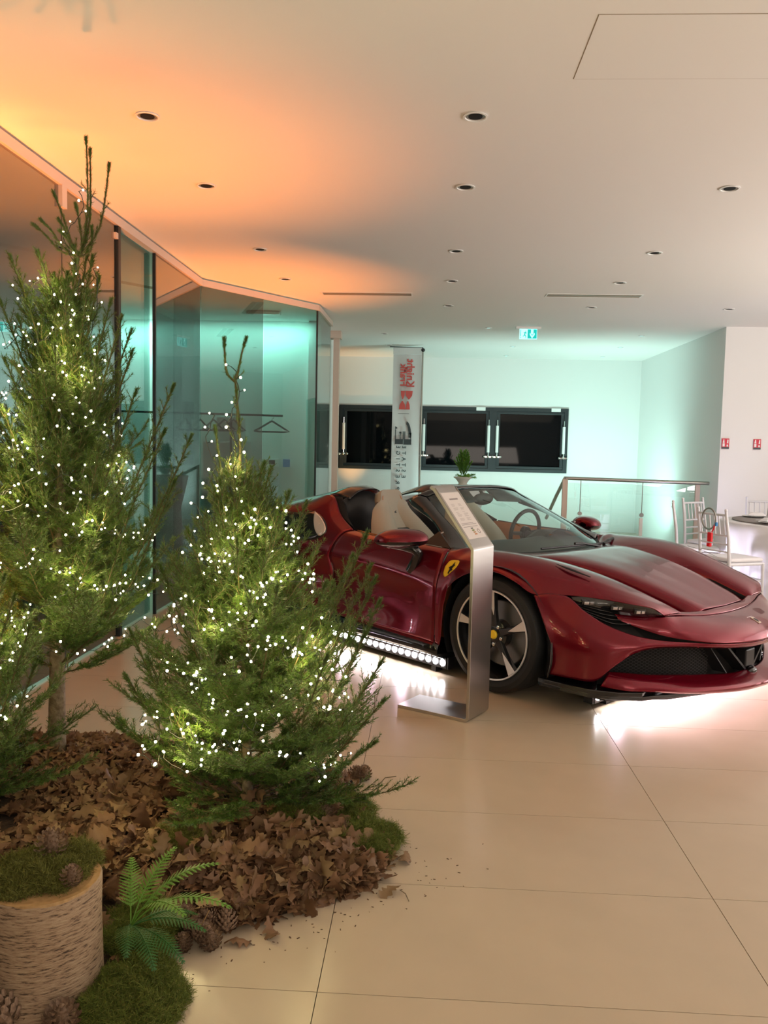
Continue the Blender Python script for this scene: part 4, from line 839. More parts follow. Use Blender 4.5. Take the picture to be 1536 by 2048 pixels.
# --- wheels
def wheel(cx, wc, rad, tw, s, rr=.262):
    """wc: w of the outer sidewall"""
    base = Matrix.Translation((cx, -s*wc, rad)) @ Matrix.Rotation(s*R(90), 4, 'X')     # local z outward
    o = MB().lathe([(.082, -.10), (.082, -.045), (.06, -.035), (.04, -.030)], 32, base).build('wheel', 'darkalloy', car, smooth=30)
    t = tw; g = rad
    prof = [(rr, -.010), (rr+.02, .0), (g-.045, .004), (g-.018, -.004), (g-.004, -.024), (g, -.05), (g, -t+.05), (g-.004, -t+.024), (g-.02, -t+.004), (rr+.01, -t), (rr, -t+.02)]
    MB().lathe(prof, 72, base, closed=True).build('tyre', 'rubber', o, smooth=30)
    MB().lathe([(rr-.004, -.012), (rr+.003, -.004), (rr+.001, .001), (rr-.008, -.003), (rr-.014, -.02), (rr-.022, -.06), (rr-.03, -t+.02), (rr-.01, -t+.005)], 72, base, closed=False)
    MB().lathe([(rr-.007, -.014), (rr+.003, -.004), (rr+.001, .002), (rr-.007, -.001)], 72, base, closed=True).build('rim_lip', 'alloy', o, smooth=30)
    b2 = MB(); pr = [(rr-.008, -.006), (rr-.016, -.03), (rr-.024, -.08), (rr-.03, -t+.03), (rr-.012, -t+.008)]; n = 60
    vs = [base @ Vector((r*cos(2*pi*k/n), r*sin(2*pi*k/n), z)) for r, z in pr for k in range(n)]
    b2.add(vs, [(i*n+k, i*n+(k+1) % n, (i+1)*n+(k+1) % n, (i+1)*n+k) for i in range(len(pr)-1) for k in range(n)]).build('rim_barrel', 'darkalloy', o, smooth=30)
    MB().lathe([(.19, -.13), (.195, -.125), (.195, -.105), (.19, -.10), (.07, -.10), (.07, -.13)], 48, base, closed=True).build('brake_disc', 'disc', o, smooth=30)
    mb = MB()
    for a in np.linspace(R(60), R(120), 9)[:-1]:
        b = a+R(7.5); mb.prism([(.12*cos(a), .12*sin(a)), (.215*cos(a), .215*sin(a)), (.215*cos(b), .215*sin(b)), (.12*cos(b), .12*sin(b))], -.145, -.075, base @ Matrix.Rotation(R(95), 4, 'Z'))
    mb.build('brake_caliper', 'darkmetal', o)
    MB().lathe([(.026, -.034), (.026, -.022), (.020, -.017)], 24, base).build('centre_cap', 'yellow', o, smooth=40)
    for k in range(5):
        a0 = R(20+72*k)
        m_ = base @ Matrix.Rotation(a0, 4, 'Z')
        # twin-edged spoke, black flank, machined outer face
        MB().add([m_ @ Vector(v) for v in ((.04, -.030, -.05), (.04, .030, -.05), (.15, .022, -.045), (rr-.012, .040, -.03), (rr-.012, -.030, -.03), (.15, -.020, -.045),
                 (.045, -.020, -.030), (.045, .020, -.030), (.15, .012, -.022), (rr-.008, .026, -.006), (rr-.008, -.022, -.006), (.15, -.012, -.022))],
                 [(5, 4, 3, 2), (0, 5, 2, 1), (6, 7, 8, 11), (11, 8, 9, 10), (0, 1, 7, 6), (1, 2, 8, 7), (2, 3, 9, 8), (3, 4, 10, 9), (4, 5, 11, 10), (5, 0, 6, 11)]).build('spoke', 'darkalloy', o, bevel=.003)
        MB().add([m_ @ Vector(v) for v in ((.112, -.002, -.0250), (.16, .0105, -.0195), (rr-.010, .034, -.0035), (rr-.010, -.022, -.0035), (.16, -.012, -.0195),
                  (.112, -.002, -.028), (.16, .0105, -.0225), (rr-.012, .026, -.008), (rr-.010, -.020, -.008), (.16, -.010, -.0225))],
                 [(0, 4, 3, 2, 1), (5, 6, 7, 8, 9), (0, 1, 6, 5), (1, 2, 7, 6), (2, 3, 8, 7), (3, 4, 9, 8), (4, 0, 5, 9)]).build('spoke_face', 'alloy', o)
        MB().lathe([(.0105, -.04), (.0105, -.026), (.006, -.024)], 12, m_ @ Matrix.Rotation(R(36), 4, 'Z') @ Matrix.Translation((.057, 0, 0))).build('wheel_bolt', 'chrome', o, smooth=40)
    return o
for s in (1, -1): wheel(0, .955, .3435, .245, s); wheel(-2.65, .965, .355, .30, s, .268)

# ------------------------------------------------------------- lit bars under the car
def to_world(x, w_, z): 
    return Vector((CO[0]+x*cos(CTH)-w_*sin(CTH), CO[1]-x*sin(CTH)-w_*cos(CTH), z))
def ledbar(x0, x1, w_, rot, label, n, z=.075):
    c_ = to_world((x0+x1)/2, w_, 0); L = (x1-x0)/2
    o = empty('led_light_bar', c_, -CTH+rot, label, 'lamp')
    MB().box((-L, -.035, z-.040), (L, .035, z+.032)).build('housing', 'black', o, bevel=.004)
    MB().box((-L-.012, -.03, z-.04), (-L, .03, z+.035)).box((L, -.03, z-.04), (L+.012, .03, z+.035)).build('end_plate', 'black', o)
    for x in (-L*.8, L*.8): MB().box((x-.02, -.03, 0), (x+.02, .03, z-.03)).build('foot', 'black', o)
    me = MB().lathe([(.021, 0), (.021, .003), (.012, .006)], 16, Matrix.Rotation(R(90), 4, 'X')).mesh(40, 'led')
    me.materials.append(M['led'])
    for k in range(n):
        q = link('led_lens', me, 'led', o); q.location = (-L+.03+(2*L-.06)*k/(n-1), -.036, z-.003)
    return o
ledbar(-1.55, -.42, .835, 0, 'long black light bar with round white lamps under the door', 18)
ledbar(-.195, 1.255, .0, R(90), 'long black light bar with white lamps across the nose of the car', 22, .068)
ledbar(-1.75, -.55, -.80, R(180), 'long black light bar under the far side of the car', 16)
fwd_ = (cos(CTH), -sin(CTH)); out_ = (-sin(CTH), -cos(CTH))
for w_ in (-.6, -.3, 0, .3, .6):
    spot('nose_bar_beam', to_world(.62, w_, .085), (fwd_[0], fwd_[1], -.10), 125, .8, (1, .66, .84), 62, .03)
for x in (-1.4, -1.1, -.8):
    spot('side_bar_beam', to_world(x, .885, .075), (out_[0], out_[1], -.12), 120, .8, (1, .74, .92), 14, .03)
# ============================================================= KIOSK, TABLE, CHAIRS, POT
A0 = Vector((.245, 4.189, 0)); WD = Vector((.506, .8625, 0)); BD = Vector((-.8625, .506, 0))     # width and base directions
kio = empty('information_stand', A0, math.atan2(.8625, .506), 'bent brushed steel information stand with a slanted sheet before the car', 'stand')
# local x = width, local y = base direction (towards the left)
TH_ = .017
prof = [(.436, 0), (.03, 0)]+[(.03-.03*sin(a), .03-.03*cos(a)) for a in np.linspace(.2, pi/2, 6)]+[(0, .90)]+[(.018*(1-cos(a)), .90+.018*sin(a)*1.2) for a in np.linspace(.2, 1.0, 4)]+[(.235, 1.205), (.262, 1.222)]
def offset_prof(p, d):
    out = []
    for i in range(len(p)):
        a = np.array(p[max(i-1, 0)]); b = np.array(p[min(i+1, len(p)-1)]); t = (b-a)/np.linalg.norm(b-a); n = np.array((t[1], -t[0])) * -1
        out.append((p[i][0]+n[0]*-d, p[i][1]+n[1]*-d))
    return out
inn = offset_prof(prof, TH_); n = len(prof); mb = MB(); W_ = .2326
vs = [(x, a, b) for x in (0, W_) for a, b in prof+inn]
m2 = 2*n
fs = []
for k in range(n-1):
    fs += [(k, k+1, m2+k+1, m2+k), (n+k+1, n+k, m2+n+k, m2+n+k+1), (k+1, k, n+k, n+k+1), (m2+k, m2+k+1, m2+n+k+1, m2+n+k)]
fs += [(0, m2, m2+n, n), (n-1, 2*n-1, m2+2*n-1, m2+n-1)]
mb.add(vs, fs).build('steel_band', 'steel', kio, smooth=25, bevel=.0015)
sd = Vector((0, .235-.012, 1.205-.918)).normalized(); sn = Vector((0, -sd.z, sd.y))
KM = Matrix((Vector((1, 0, 0)), sd, Vector((1, 0, 0)).cross(sd))).transposed().to_4x4(); KM.translation = Vector((W_/2, .018, .925))
if (KM.to_3x3() @ Vector((0, 0, 1))).dot(sn) < 0: KM = KM @ Matrix.Diagonal((-1, 1, -1, 1))
sheet = MB().box((-.098, .035, .002), (.098, .325, .004), KM).build('printed_sheet', 'paper', kio)
MB().box((-.105, .028, .0005), (.105, .332, .0022), KM).build('sheet_holder', 'steel', kio)
MB().tube([KM @ Vector((-.112, .0, .002)), KM @ Vector((-.112, .36, .002))], .003, 6).tube([KM @ Vector((.112, .0, .002)), KM @ Vector((.112, .36, .002))], .003, 6).build('edge_rail', 'steelrail', kio)
ln = MB(); random.seed(4); y = .262
KX = KM
ln.box((-.045, .278, .0042), (.045, .287, .0046), KX)
ln2 = MB()
for y in (.250, .244, .238, .226, .220, .214, .200, .190, .184, .178, .172, .160, .154, .148):
    for x0_ in (-.062, .012): ln2.box((x0_, y, .0042), (x0_+random.uniform(.025, .05), y+.0022, .0045), KX)
for y in (.128, .120, .106): ln.box((-.08, y, .0042), (.078 if y < .125 else .05, y+.0025, .0045), KX)
ln.build('print', 'ink', sheet); ln2.build('print', 'lightink', sheet)
for k, c in enumerate(('doordark', 'moss', 'birchend', 'orangetrim')): MB().box((-.012+.002*k, .092-.012*k, .0042), (.012+.003*k, .100-.012*k, .0046), KX).build('energy_bar', c, sheet)
MB().lathe([(.014, .0042), (.014, .0047), (.010, .0047), (.010, .0042)], 20, KM @ Matrix.Translation((.055, .075, 0)), closed=True).build('round_mark', 'ink', sheet)
MB().lathe([(.008, 0), (.008, .006)], 10).build('rubber_foot', 'black', kio, loc=(.02, .41, -.0))

# --- round dinner table
tb = empty('round_table', (3.78, 8.35, 0), 0, 'round dinner table under a long white cloth at the right edge', 'table')
n = 96; rings = [(.0, .75, 0), (.80, .75, 0), (.815, .742, 0), (.83, .66, .012), (.84, .45, .03), (.86, .2, .045), (.875, .012, .055)]
v = []; 
for r, z, a in rings:
    for k in range(n): t = 2*pi*k/n; rr = r+a*sin(t*13+z*2)+a*.5*sin(t*29); v.append((rr*cos(t), rr*sin(t), z))
f = [(i*n+k, i*n+(k+1) % n, (i+1)*n+(k+1) % n, (i+1)*n+k) for i in range(len(rings)-1) for k in range(n)]
cl = tag(MB().add(v, f).build('tablecloth', 'tablecloth', None, smooth=60), 'long white cloth falling in folds over the round dinner table', 'tablecloth'); cl.location = (3.78, 8.35, .006)
MB().lathe([(.78, .71), (.79, .72), (.79, .738), (.78, .742)], 48).build('tabletop', 'birchend', tb)
for k in range(4): a = k*pi/2+.3; MB().tube([(.6*cos(a), .6*sin(a), 0), (.5*cos(a), .5*sin(a), .71)], .018).build('leg', 'darkmetal', tb)
ru = tag(MB().lathe([(.72, 0), (.73, .003), (.73, .012), (.70, .016)], 48).build('linen_runner', 'ink', None), 'grey linen overlay lying on the white cloth of the dinner table', 'table linen'); ru.location = (3.82, 8.37, .757)
def plate(x, y, label):
    o = tag(MB().lathe([(.04, 0), (.07, .004), (.12, .012), (.125, .016), (.118, .015), (.07, .007), (.0, .006)], 32).build('dinner_plate', 'white', None, smooth=50), label, 'plate', 'plates on the dinner table'); o.location = (x, y, .773); return o
def napkin(x, y, rz, label):
    o = tag(MB().add([(-.09, -.05, 0), (.09, -.05, 0), (.11, .05, 0), (-.08, .06, 0), (-.05, -.03, .03), (.05, -.02, .035), (.06, .03, .03), (-.04, .03, .035)], [(3, 2, 1, 0), (4, 5, 6, 7), (0, 1, 5, 4), (1, 2, 6, 5), (2, 3, 7, 6), (3, 0, 4, 7)]).build('napkin', 'tablecloth', None, bevel=.008), label, 'napkin'); o.location = (x, y, .79); o.rotation_euler = (0, 0, rz)
def wineglass(x, y, label, h=.21):
    o = tag(MB().lathe([(.033, 0), (.033, .003), (.004, .010), (.0035, h*.42), (.012, h*.46), (.034, h*.62), (.037, h*.75), (.030, h), (.028, h), (.035, h*.75), (.032, h*.62), (.0, h*.47)], 24).build('wine_glass', 'clear', None, smooth=60), label, 'glass', 'wine glasses on the dinner table'); o.location = (x, y, .774)
def fork(x, y, rz, label):
    o = empty('fork', (x, y, .776), rz, label, 'fork', 'cutlery on the dinner table')
    MB().tube([(0, 0, 0), (.06, 0, .004), (.11, 0, .002)], .003, 6).box((.11, -.011, 0), (.13, .011, .003)).box((.13, -.011, 0), (.17, -.006, .003)).box((.13, -.003, 0), (.17, .003, .003)).box((.13, .006, 0), (.17, .011, .003)).build('handle_and_tines', 'chrome', o)
plate(3.28, 7.98, 'white dinner plate at the left edge of the table'); plate(3.40, 8.72, 'white dinner plate at the far left of the table')
napkin(3.27, 8.02, .5, 'white folded napkin on the left dinner plate'); napkin(3.42, 8.73, -.3, 'white folded napkin on the far dinner plate')
for x, y, l in ((3.52, 8.10, 'tall wine glass near the left dinner plate'), (3.58, 8.22, 'wine glass behind the one by the left plate'), (3.45, 8.22, 'wine glass between the two left place settings'), (3.60, 8.02, 'wine glass nearest the camera at the frame edge'), (3.66, 8.45, 'wine glass in the middle of the table')): wineglass(x, y, l)
for x, y, r_, l in ((3.18, 8.12, .6, 'fork left of the nearer napkin'), (3.25, 8.3, .2, 'fork between the two place settings')): fork(x, y, r_, l)

def make_chair(label, loc, face, group='white ballroom chairs around the dinner table'):
    o = empty('ballroom_chair', (loc[0], loc[1], 0), math.atan2(face[1], face[0])-pi/2, label, 'chair', group)
    hw, hd = .185, .19
    for s in (-1, 1):
        MB().tube([(s*hw, -hd-.03, 0), (s*hw, -hd, .42), (s*(hw-.005), -hd-.02, .66), (s*(hw-.01), -hd-.06, .915)], [.013, .015, .015, .012], 10).ball((s*(hw-.01), -hd-.06, .92), .015, 10, 6).build('leg', 'chair', o, smooth=60)
        MB().tube([(s*(hw+.01), hd+.01, 0), (s*(hw+.005), hd, .43)], [.012, .016], 10).build('leg', 'chair', o, smooth=60)
    for z in (.16, .26):
        for a, b in (((-hw, -hd-.015, z), (hw, -hd-.015, z)), ((-hw, hd, z+.02), (hw, hd, z+.02)), ((-hw, -hd-.01, z+.01), (-hw, hd, z+.01)), ((hw, -hd-.01, z+.01), (hw, hd, z+.01))):
            MB().tube([a, b], .0085, 8).build('stretcher', 'chair', o, smooth=60)
    MB().box((-hw-.012, -hd-.01, .415), (hw+.012, hd+.02, .445)).build('seat', 'chair', o, bevel=.012)
    MB().box((-hw, -hd+.01, .446), (hw, hd+.015, .485)).build('cushion', 'tablecloth', o, bevel=.018)
    yb = lambda z: -hd-.02-(z-.66)*.157
    for z, r_ in ((.875, .011), (.69, .009), (.61, .008), (.54, .008)):
        MB().tube([(-hw, yb(z), z), (0, yb(z)-.012, z), (hw, yb(z), z)], r_, 8).build('back_rail', 'chair', o, smooth=60)
    for k in range(6):
        x = -hw*.78+k*hw*1.56/5; MB().tube([(x, yb(.69)-.006, .69), (x, yb(.875)-.008, .875)], .007, 8).build('spindle', 'chair', o, smooth=60)
    return o
make_chair('white ballroom chair nearest the car, dark hoop hung on its back', (2.82, 7.72), (.92, .40))
make_chair('white ballroom chair behind, back towards the camera and mint light', (3.09, 9.07), (.60, -.80))
make_chair('white ballroom chair seen edge on, leftmost by the railing', (2.74, 8.43), (.96, -.28))
make_chair('white ballroom chair on the far side of the dinner table by the dark door', (3.88, 9.55), (-.1, -1))
hp = empty('hoop_bag', (2.57, 7.60, .0), math.atan2(-.32, .14), 'dark ring handle with a red tag hung on the nearest white chair', 'hoop')
MB().tube([(.02+.085*cos(a), -.03, .835+.095*sin(a)) for a in np.linspace(0, 2*pi, 37)], .008, 8).build('ring', 'steelrail', hp, smooth=60)
MB().tube([(.10, -.03, .80), (.09, -.035, .745), (.075, -.04, .72)], .006, 6).build('strap', 'redplastic', hp)
MB().box((.035, -.055, .63), (.085, -.03, .715)).box((.03, -.055, .585), (.075, -.03, .62)).build('tag', 'redplastic', hp, bevel=.006)
MB().box((.095, -.035, .775), (.12, -.015, .81)).build('clip', 'blueplastic', hp, bevel=.004)

# --- potted conifer on the high table
pc = empty('potted_conifer', (.45, 10.5, .956), 0, 'small green conifer in a pale stone urn behind the car', 'potted plant')
MB().lathe([(.06, 0), (.065, .01), (.05, .02), (.075, .06), (.10, .085), (.115, .09), (.118, .105), (.10, .108), (.0, .10)], 28).build('urn', 'pot', pc, smooth=40)
# ============================================================= SPRUCES
rng = np.random.default_rng(7); random.seed(7)
def rand_unit(n): v = rng.normal(size=(n, 3)); return v/np.linalg.norm(v, axis=1)[:, None]
class Tree:
    def __init__(s, flat=.6): s.seg = []; s.tw = MB(); s.tips = []; s.flat = flat
    def path(s, p0, d, ln, n, lift, wob, r0, r1, dens, spr, nl):
        """grow a limb; returns its points"""
        p = Vector(p0); d = Vector(d).normalized(); pts = [p.copy()]
        for i in range(n):
            d = (d+Vector((random.gauss(0, wob), random.gauss(0, wob), random.gauss(0, wob)+lift))).normalized(); p = p+d*(ln/n); pts.append(p.copy())
        rs = [r0+(r1-r0)*i/n for i in range(n+1)]; s.tw.tube(pts, rs, 5 if r0 > .004 else 3, cap=False)
        for a, b in zip(pts[:-1], pts[1:]): s.seg.append((a, b, dens, spr, nl))
        s.tips.append(pts); return pts
    def needles(s, name, parent, width=.0024, m='needle'):
        P_, D_, S_, L_ = [], [], [], []
        for a, b, dens, spr, nl in s.seg:
            v = np.array(b-a); ln = np.linalg.norm(v); k = rng.poisson(dens*ln)
            if k == 0: continue
            ax = v/ln; r = rand_unit(k); r[:, 2] *= s.flat; r -= (r@ax)[:, None]*ax; r /= np.linalg.norm(r, axis=1)[:, None]+1e-9
            d = ax*cos(R(spr))+r*sin(R(spr)); P_.append(np.array(a)+rng.random((k, 1))*v); D_.append(d); S_.append(np.cross(d, r+ax*.3)); L_.append(nl*rng.uniform(.7, 1.15, k))
        p = np.vstack(P_); d = np.vstack(D_); sd = np.vstack(S_); sd /= np.linalg.norm(sd, axis=1)[:, None]+1e-9; ln = np.concatenate(L_)
        me = blade_mesh(name, p, d, sd, ln, np.full(len(p), width)); o = link(name, me, m, parent); o['kind'] = 'stuff'; return o, len(p)
def spruce(label, base, H, Rr, nb, crown0, tips, lean=(0, 0), twl=.19, dens=520, trunk=.03, shape=1.0, nlen=.017, el0=5, el1=58, flat=.6, fork=None):
    o = empty('spruce_tree', base, 0, label, 'tree', 'cut spruces in the leaf bed'); T = Tree(flat)
    tp = [Vector((lean[0]*t*t*H, lean[1]*t*t*H, H*.86*t)) for t in np.linspace(0, 1, 9)]
    MB().tube(tp, [trunk*(1-t*.85)+.003 for t in np.linspace(0, 1, 9)], 12).build('trunk', 'bark', o, smooth=60)
    at = lambda z: Vector((lean[0]*(z/H)**2*H, lean[1]*(z/H)**2*H, z))
    def dress(pts, L, u0, step, k_=1., dn=1.):       # side shoots along a limb
        n_ = len(pts)-1; ns = int(L/step)
        for q in range(ns):
            u = u0+(.97-u0)*(q+random.random()*.6)/ns; i = min(int(u*n_), n_-1); p = pts[i].lerp(pts[i+1], u*n_-i); ax = (pts[i+1]-pts[i]).normalized()
            up = Vector((0, 0, 1)) if abs(ax.z) < .9 else Vector((sin(q*2.4), cos(q*2.4), 0))
            sd = ax.cross(up).normalized()*(1 if q % 2 else -1)
            if ax.z > .75: sd = Vector((cos(q*2.4), sin(q*2.4), 0))
            dd = (ax*.9+sd*random.uniform(.45, .85)+Vector((0, 0, random.uniform(-.05, .30)))).normalized(); l2 = twl*k_*(1.12-u)*random.uniform(.6, 1.2)*min(1, L/.35)+.025
            pp = T.path(p, dd, l2, 4, .06, .05, .0018, .0009, dens*dn, 50, nlen)
            if l2 > .09:
                for w_ in range(int(l2/.030)):
                    e = random.random()*.7+.15; j = min(int(e*4), 3); p3 = pp[j].lerp(pp[j+1], e*4-j); s3 = dd.cross(Vector((0, 0, 1))).normalized()*random.choice((-1, 1))
                    T.path(p3, dd*.9+s3*.7+Vector((0, 0, .1)), l2*.42*random.uniform(.6, 1.2), 2, .03, .05, .0012, .0008, dens*dn, 50, nlen)
    for k in range(nb):
        t = (k+.5)/nb; z = crown0+(H*.84-crown0)*t; az = k*2.399+random.uniform(-.4, .4)
        L = Rr*(1-t)**.8*random.uniform(.72, 1.10)*shape+.10
        el = R(el0+el1*t**.8+random.uniform(-9, 9)); d = Vector((cos(az)*cos(el), sin(az)*cos(el), sin(el)))
        pts = T.path(at(z), d, L*1.15, 8, .075+.04*t, .03, .0040*(1-t*.4), .0012, dens*.8, 50, nlen)
        dress(pts, L, .10, .024)
    if fork:        # central leader up to the point where it forks
        F_ = Vector(fork[:3]); a = at(H*.80); pts = cr_like([a, a.lerp(F_, .5)+Vector((.01, 0, 0)), F_], 9); T.tw.tube(pts, [.006-.0003*i for i in range(9)], 7); T.tips.append(pts)
        for p, q in zip(pts[:-1], pts[1:]): T.seg.append((p, q, dens*3., 38, nlen*.95))
        for k in range(9):
            t = .05+.1*k; p = a.lerp(F_, t); az = k*2.4; T.path(p, (cos(az)*.5, sin(az)*.5, 1), .12*(1.1-t), 4, .05, .04, .0022, .001, dens, 38, nlen*.85)
    for tx, ty, tz in tips:
        hd = math.hypot(tx, ty); e = Vector((tx, ty, tz)); z0 = max(crown0, min(H*.85, tz-hd*1.15-.10-.12*(tz/H))); a = at(z0)
        if fork and tz > fork[2]+.02: a = Vector(fork[:3])+Vector((0, 0, -.02))
        c1 = a.lerp(e, .35)+Vector((tx*.16, ty*.16, -.02)); c2 = a.lerp(e, .7)+Vector((tx*.10, ty*.10, 0))
        pts = [Vector(p) for p in cr_like([a, c1, c2, e], 9)]; L = (e-a).length; top = tz > H*.97
        T.tw.tube(pts, [.0034*(1-.5*i/8)+.0008 for i in range(9)], 5); T.tips.append(pts)
        for i, (p, q) in enumerate(zip(pts[:-1], pts[1:])):
            v = i/8; T.seg.append((p, q, dens*(2.6 if top else 2.0), 36, nlen*(.95 if top else .95)))
        ax = (e-pts[-2]).normalized(); T.seg.append((e-ax*.035, e+ax*.004, 4200, 44, nlen*.95))
        if not top: dress(pts, L, .12, .028, .62, 1.1)
        else: dress(pts[:6], L*.5, .1, .045, .4, 1.)
    T.tw.build('branches', 'twig', o); nd, cnt = T.needles('needles', o)
    return o, T, cnt
def cr_like(P_, n):
    out = []; k = len(P_); q = [P_[0]*2-P_[1]]+P_+[P_[-1]*2-P_[-2]]
    for i in range(n):
        u = (k-1)*i/(n-1); j = min(int(u), k-2); t = u-j; a, b, c, d = q[j:j+4]
        out.append(b+(c-a)*.5*t+(a*2-b*5+c*4-d)*.5*t*t+(b*3-a-c*3+d)*.5*t**3)
    return out
TA = (-1.586, 3.43, .0); TB = (-.640, 2.95, .0); TC = (-1.70, 2.86, .0)
TIPA = [(.03, 0, 2.33), (.09, .03, 2.40), (.17, 0, 2.30), (-.06, 0, 2.2), (.2, 0, 2.10), (.06, -.05, 2.27), (.13, .05, 2.22), (-.02, .06, 2.12), (.10, -.08, 2.10), (-.17, -.02, 2.18), (.148, 0, 2.662), (.156, .02, 2.619), (.244, 0, 2.553), (.009, 0, 2.441), (-.10, .05, 2.322), (-.022, -.05, 2.316), (.151, .05, 2.196), (-.139, 0, 2.084), (.269, -.05, 1.997), (.332, -.1, 1.926), (.342, 0, 1.801), (.391, -.1, 1.629), (-.226, 0, 2.0), (.546, -.1, 1.652), (.621, -.1, 1.451), (.478, 0, 1.471), (.568, -.15, 1.268), (-.156, -.1, 1.742), (.022, 0, 2.085), (.054, .1, 2.19), (-.307, -.1, 1.576), (.19, -.1, 2.02), (.10, -.1, 2.06), (-.05, -.12, 1.98), (.25, -.15, 1.75), (.1, -.2, 1.8), (-.35, 0, 1.75), (.3, .1, 1.9), (-.2, .1, 1.95), (-.12, -.2, 1.55), (.3, -.25, 1.4), (.42, -.25, 1.15), (.05, -.28, 1.45), (-.45, -.1, 1.35)]
TIPB = [(-.098, 0, 1.792), (-.019, 0, 1.793), (-.129, 0, 1.476), (.05, 0, 1.354), (.084, -.05, 1.338), (.159, -.1, 1.254), (.205, 0, 1.213), (.436, -.1, 1.121), (.377, 0, 1.027), (.448, -.05, 1.0), (.469, -.1, .964), (.485, -.1, .884), (.443, -.1, .776), (.501, -.15, .684), (.511, -.2, .559), (.484, -.2, .409), (.458, 0, .578), (-.298, -.1, .985), (-.407, -.1, .748), (-.388, -.2, .613), (-.407, -.2, .453), (-.085, -.1, 1.292), (.127, -.1, 1.20), (-.2, -.1, 1.12), (.3, -.15, .95), (.0, -.2, 1.1), (.15, -.25, .95), (-.15, -.25, .9), (.32, -.25, .72), (-.28, -.28, .7)]
TIPC = [(.228, 0, .860), (.332, -.1, .775), (.348, -.1, .634), (.31, -.1, .472), (.36, -.15, .348), (.192, 0, .931)]
treeA, TAo, n1 = spruce('tallest spruce, left, wrapped in fairy lights up to its leaders', TA, 2.36, .60, 96, .40, TIPA, lean=(.03, 0), twl=.19, dens=620, trunk=.036, el0=8, el1=62, nlen=.0165, flat=.7, fork=(.115, 0, 2.20))
treeB, TBo, n2 = spruce('bushy middle spruce with fairy lights and a thin bare leader', TB, 1.50, .54, 84, .10, TIPB, lean=(-.04, 0), twl=.19, dens=600, trunk=.018, shape=.95, el0=-2, el1=60, nlen=.0165, flat=.35, fork=(-.058, 0, 1.66))
treeC, TCo, n3 = spruce('low spruce cut off by the left edge of the picture', TC, 1.15, .42, 46, .10, TIPC, twl=.18, dens=560, trunk=.018)
print('needles', n1, n2, n3)
# small conifer of the urn
T4 = Tree()
for k in range(40):
    a = k*2.4; h = .02+.0095*k; T4.path((.015*cos(a), .015*sin(a), .10+h*.75), (cos(a)*.55, sin(a)*.55, 1), .17*(1-k/46)+.04, 4, .06, .05, .003, .001, 900, 45, .024)
for k in range(7):
    a = -1.2+k*.5; T4.path((0, 0, .10), (cos(a), sin(a)*.5, .1), .16, 4, -.03, .08, .003, .001, 700, 60, .03)
T4.tw.build('stems', 'twig', pc); T4.needles('needles', pc, .006, 'fern')

# --- fairy lights: a wire with counted bulbs, top-level because it hangs on the tree
bulb = MB().ball((0, 0, 0), .0040, 8, 5).mesh(60, 'bulb'); bulb.materials.append(M['bulb'])
def fairy(label, base, n, z0, z1, prof, seed, rows, lo=-1.25, hi=1.25, extra=()):
    """a string zigzags up the side of the tree that faces the hall; prof(z) is the crown radius"""
    rnd = random.Random(seed); o = empty('fairy_light_string', base, 0, label, 'fairy lights'); vd = math.atan2(-base[1], -base[0])
    runs = []; L = []
    for k in range(rows):
        za = z0+(z1-z0)*k/rows; zb = z0+(z1-z0)*(k+1)/rows; a0, a1 = (lo, hi) if k % 2 else (hi, lo); m_ = 40; ph = rnd.uniform(0, 6)
        for i in range(m_):
            t = i/m_; z = za+(zb-za)*t+.045*sin(t*9+ph); a = vd+a0+(a1-a0)*t+rnd.gauss(0, .02); r = prof(z)*(.86+.12*sin(t*13+ph)); L.append(Vector((r*cos(a), r*sin(a), z)))
    s_ = [0.]
    for p, q in zip(L[:-1], L[1:]): s_.append(s_[-1]+(q-p).length)
    step = s_[-1]/max(1, n-sum(len(e) for e in extra)); w_ = MB(); sel = []; u = 0; i = 0; prev = None
    while u < s_[-1]:
        while s_[i+1] < u: i += 1
        p = L[i].lerp(L[i+1], (u-s_[i])/(s_[i+1]-s_[i]+1e-9))+Vector((rnd.gauss(0, .014), rnd.gauss(0, .014), rnd.gauss(0, .018)))
        if prev: w_.tube([prev, prev.lerp(p, .5)+Vector((rnd.gauss(0, .006), rnd.gauss(0, .006), -.008)), p], .0013, 4, cap=False)
        e = p+Vector((rnd.gauss(0, .010), rnd.gauss(0, .010), rnd.gauss(.004, .010))); w_.tube([p, e], .0012, 3); sel.append(e); prev = p; u += step*rnd.choice((.35, .6, 1., 1., 1.3, 1.7))
    for run in extra:
        pr = None
        for p in run:
            q = Vector(p)
            if pr: w_.tube([pr, pr.lerp(q, .5)+Vector((rnd.gauss(0, .008), 0, rnd.gauss(0, .008))), q], .0016, 5, cap=False)
            e = q+Vector((rnd.choice((-1, 1))*.018, 0, .006)); w_.tube([q, e], .0014, 4); sel.append(e); pr = q
    w_.build('wire', 'wire', o)['kind'] = 'stuff'
    rnd.shuffle(sel)
    for p in sel[:299]:
        b = link('bulb', bulb, 'bulb', o); b.location = p; k = rnd.uniform(.75, 1.25); b.scale = (k, k, k)
    return o, sel
runA = [[(.085+.035*sin(k*.9)+.002*k, -.04, 1.72+.042*k) for k in range(18)], [(-.27-.02*sin(k), -.08, 1.98-.06*k) for k in range(9)], [(.20+.02*sin(k*1.1), -.06, 2.12-.07*k) for k in range(8)]]
runB = [[(-.05+.016*sin(k*1.3), -.03, 1.12+.044*k) for k in range(14)], [(-.135+.014*sin(k*1.7), -.04, .92+.05*k) for k in range(13)], [(-.165+.014*sin(k*2.1), -.07, .80+.05*k) for k in range(9)]]
fa, selA = fairy('warm white fairy light string on the tallest spruce', TA, 299, .62, 2.05, lambda z: .56*max(.08, 1-(z-.45)/1.95)**.95+.03, 3, 13, extra=runA)
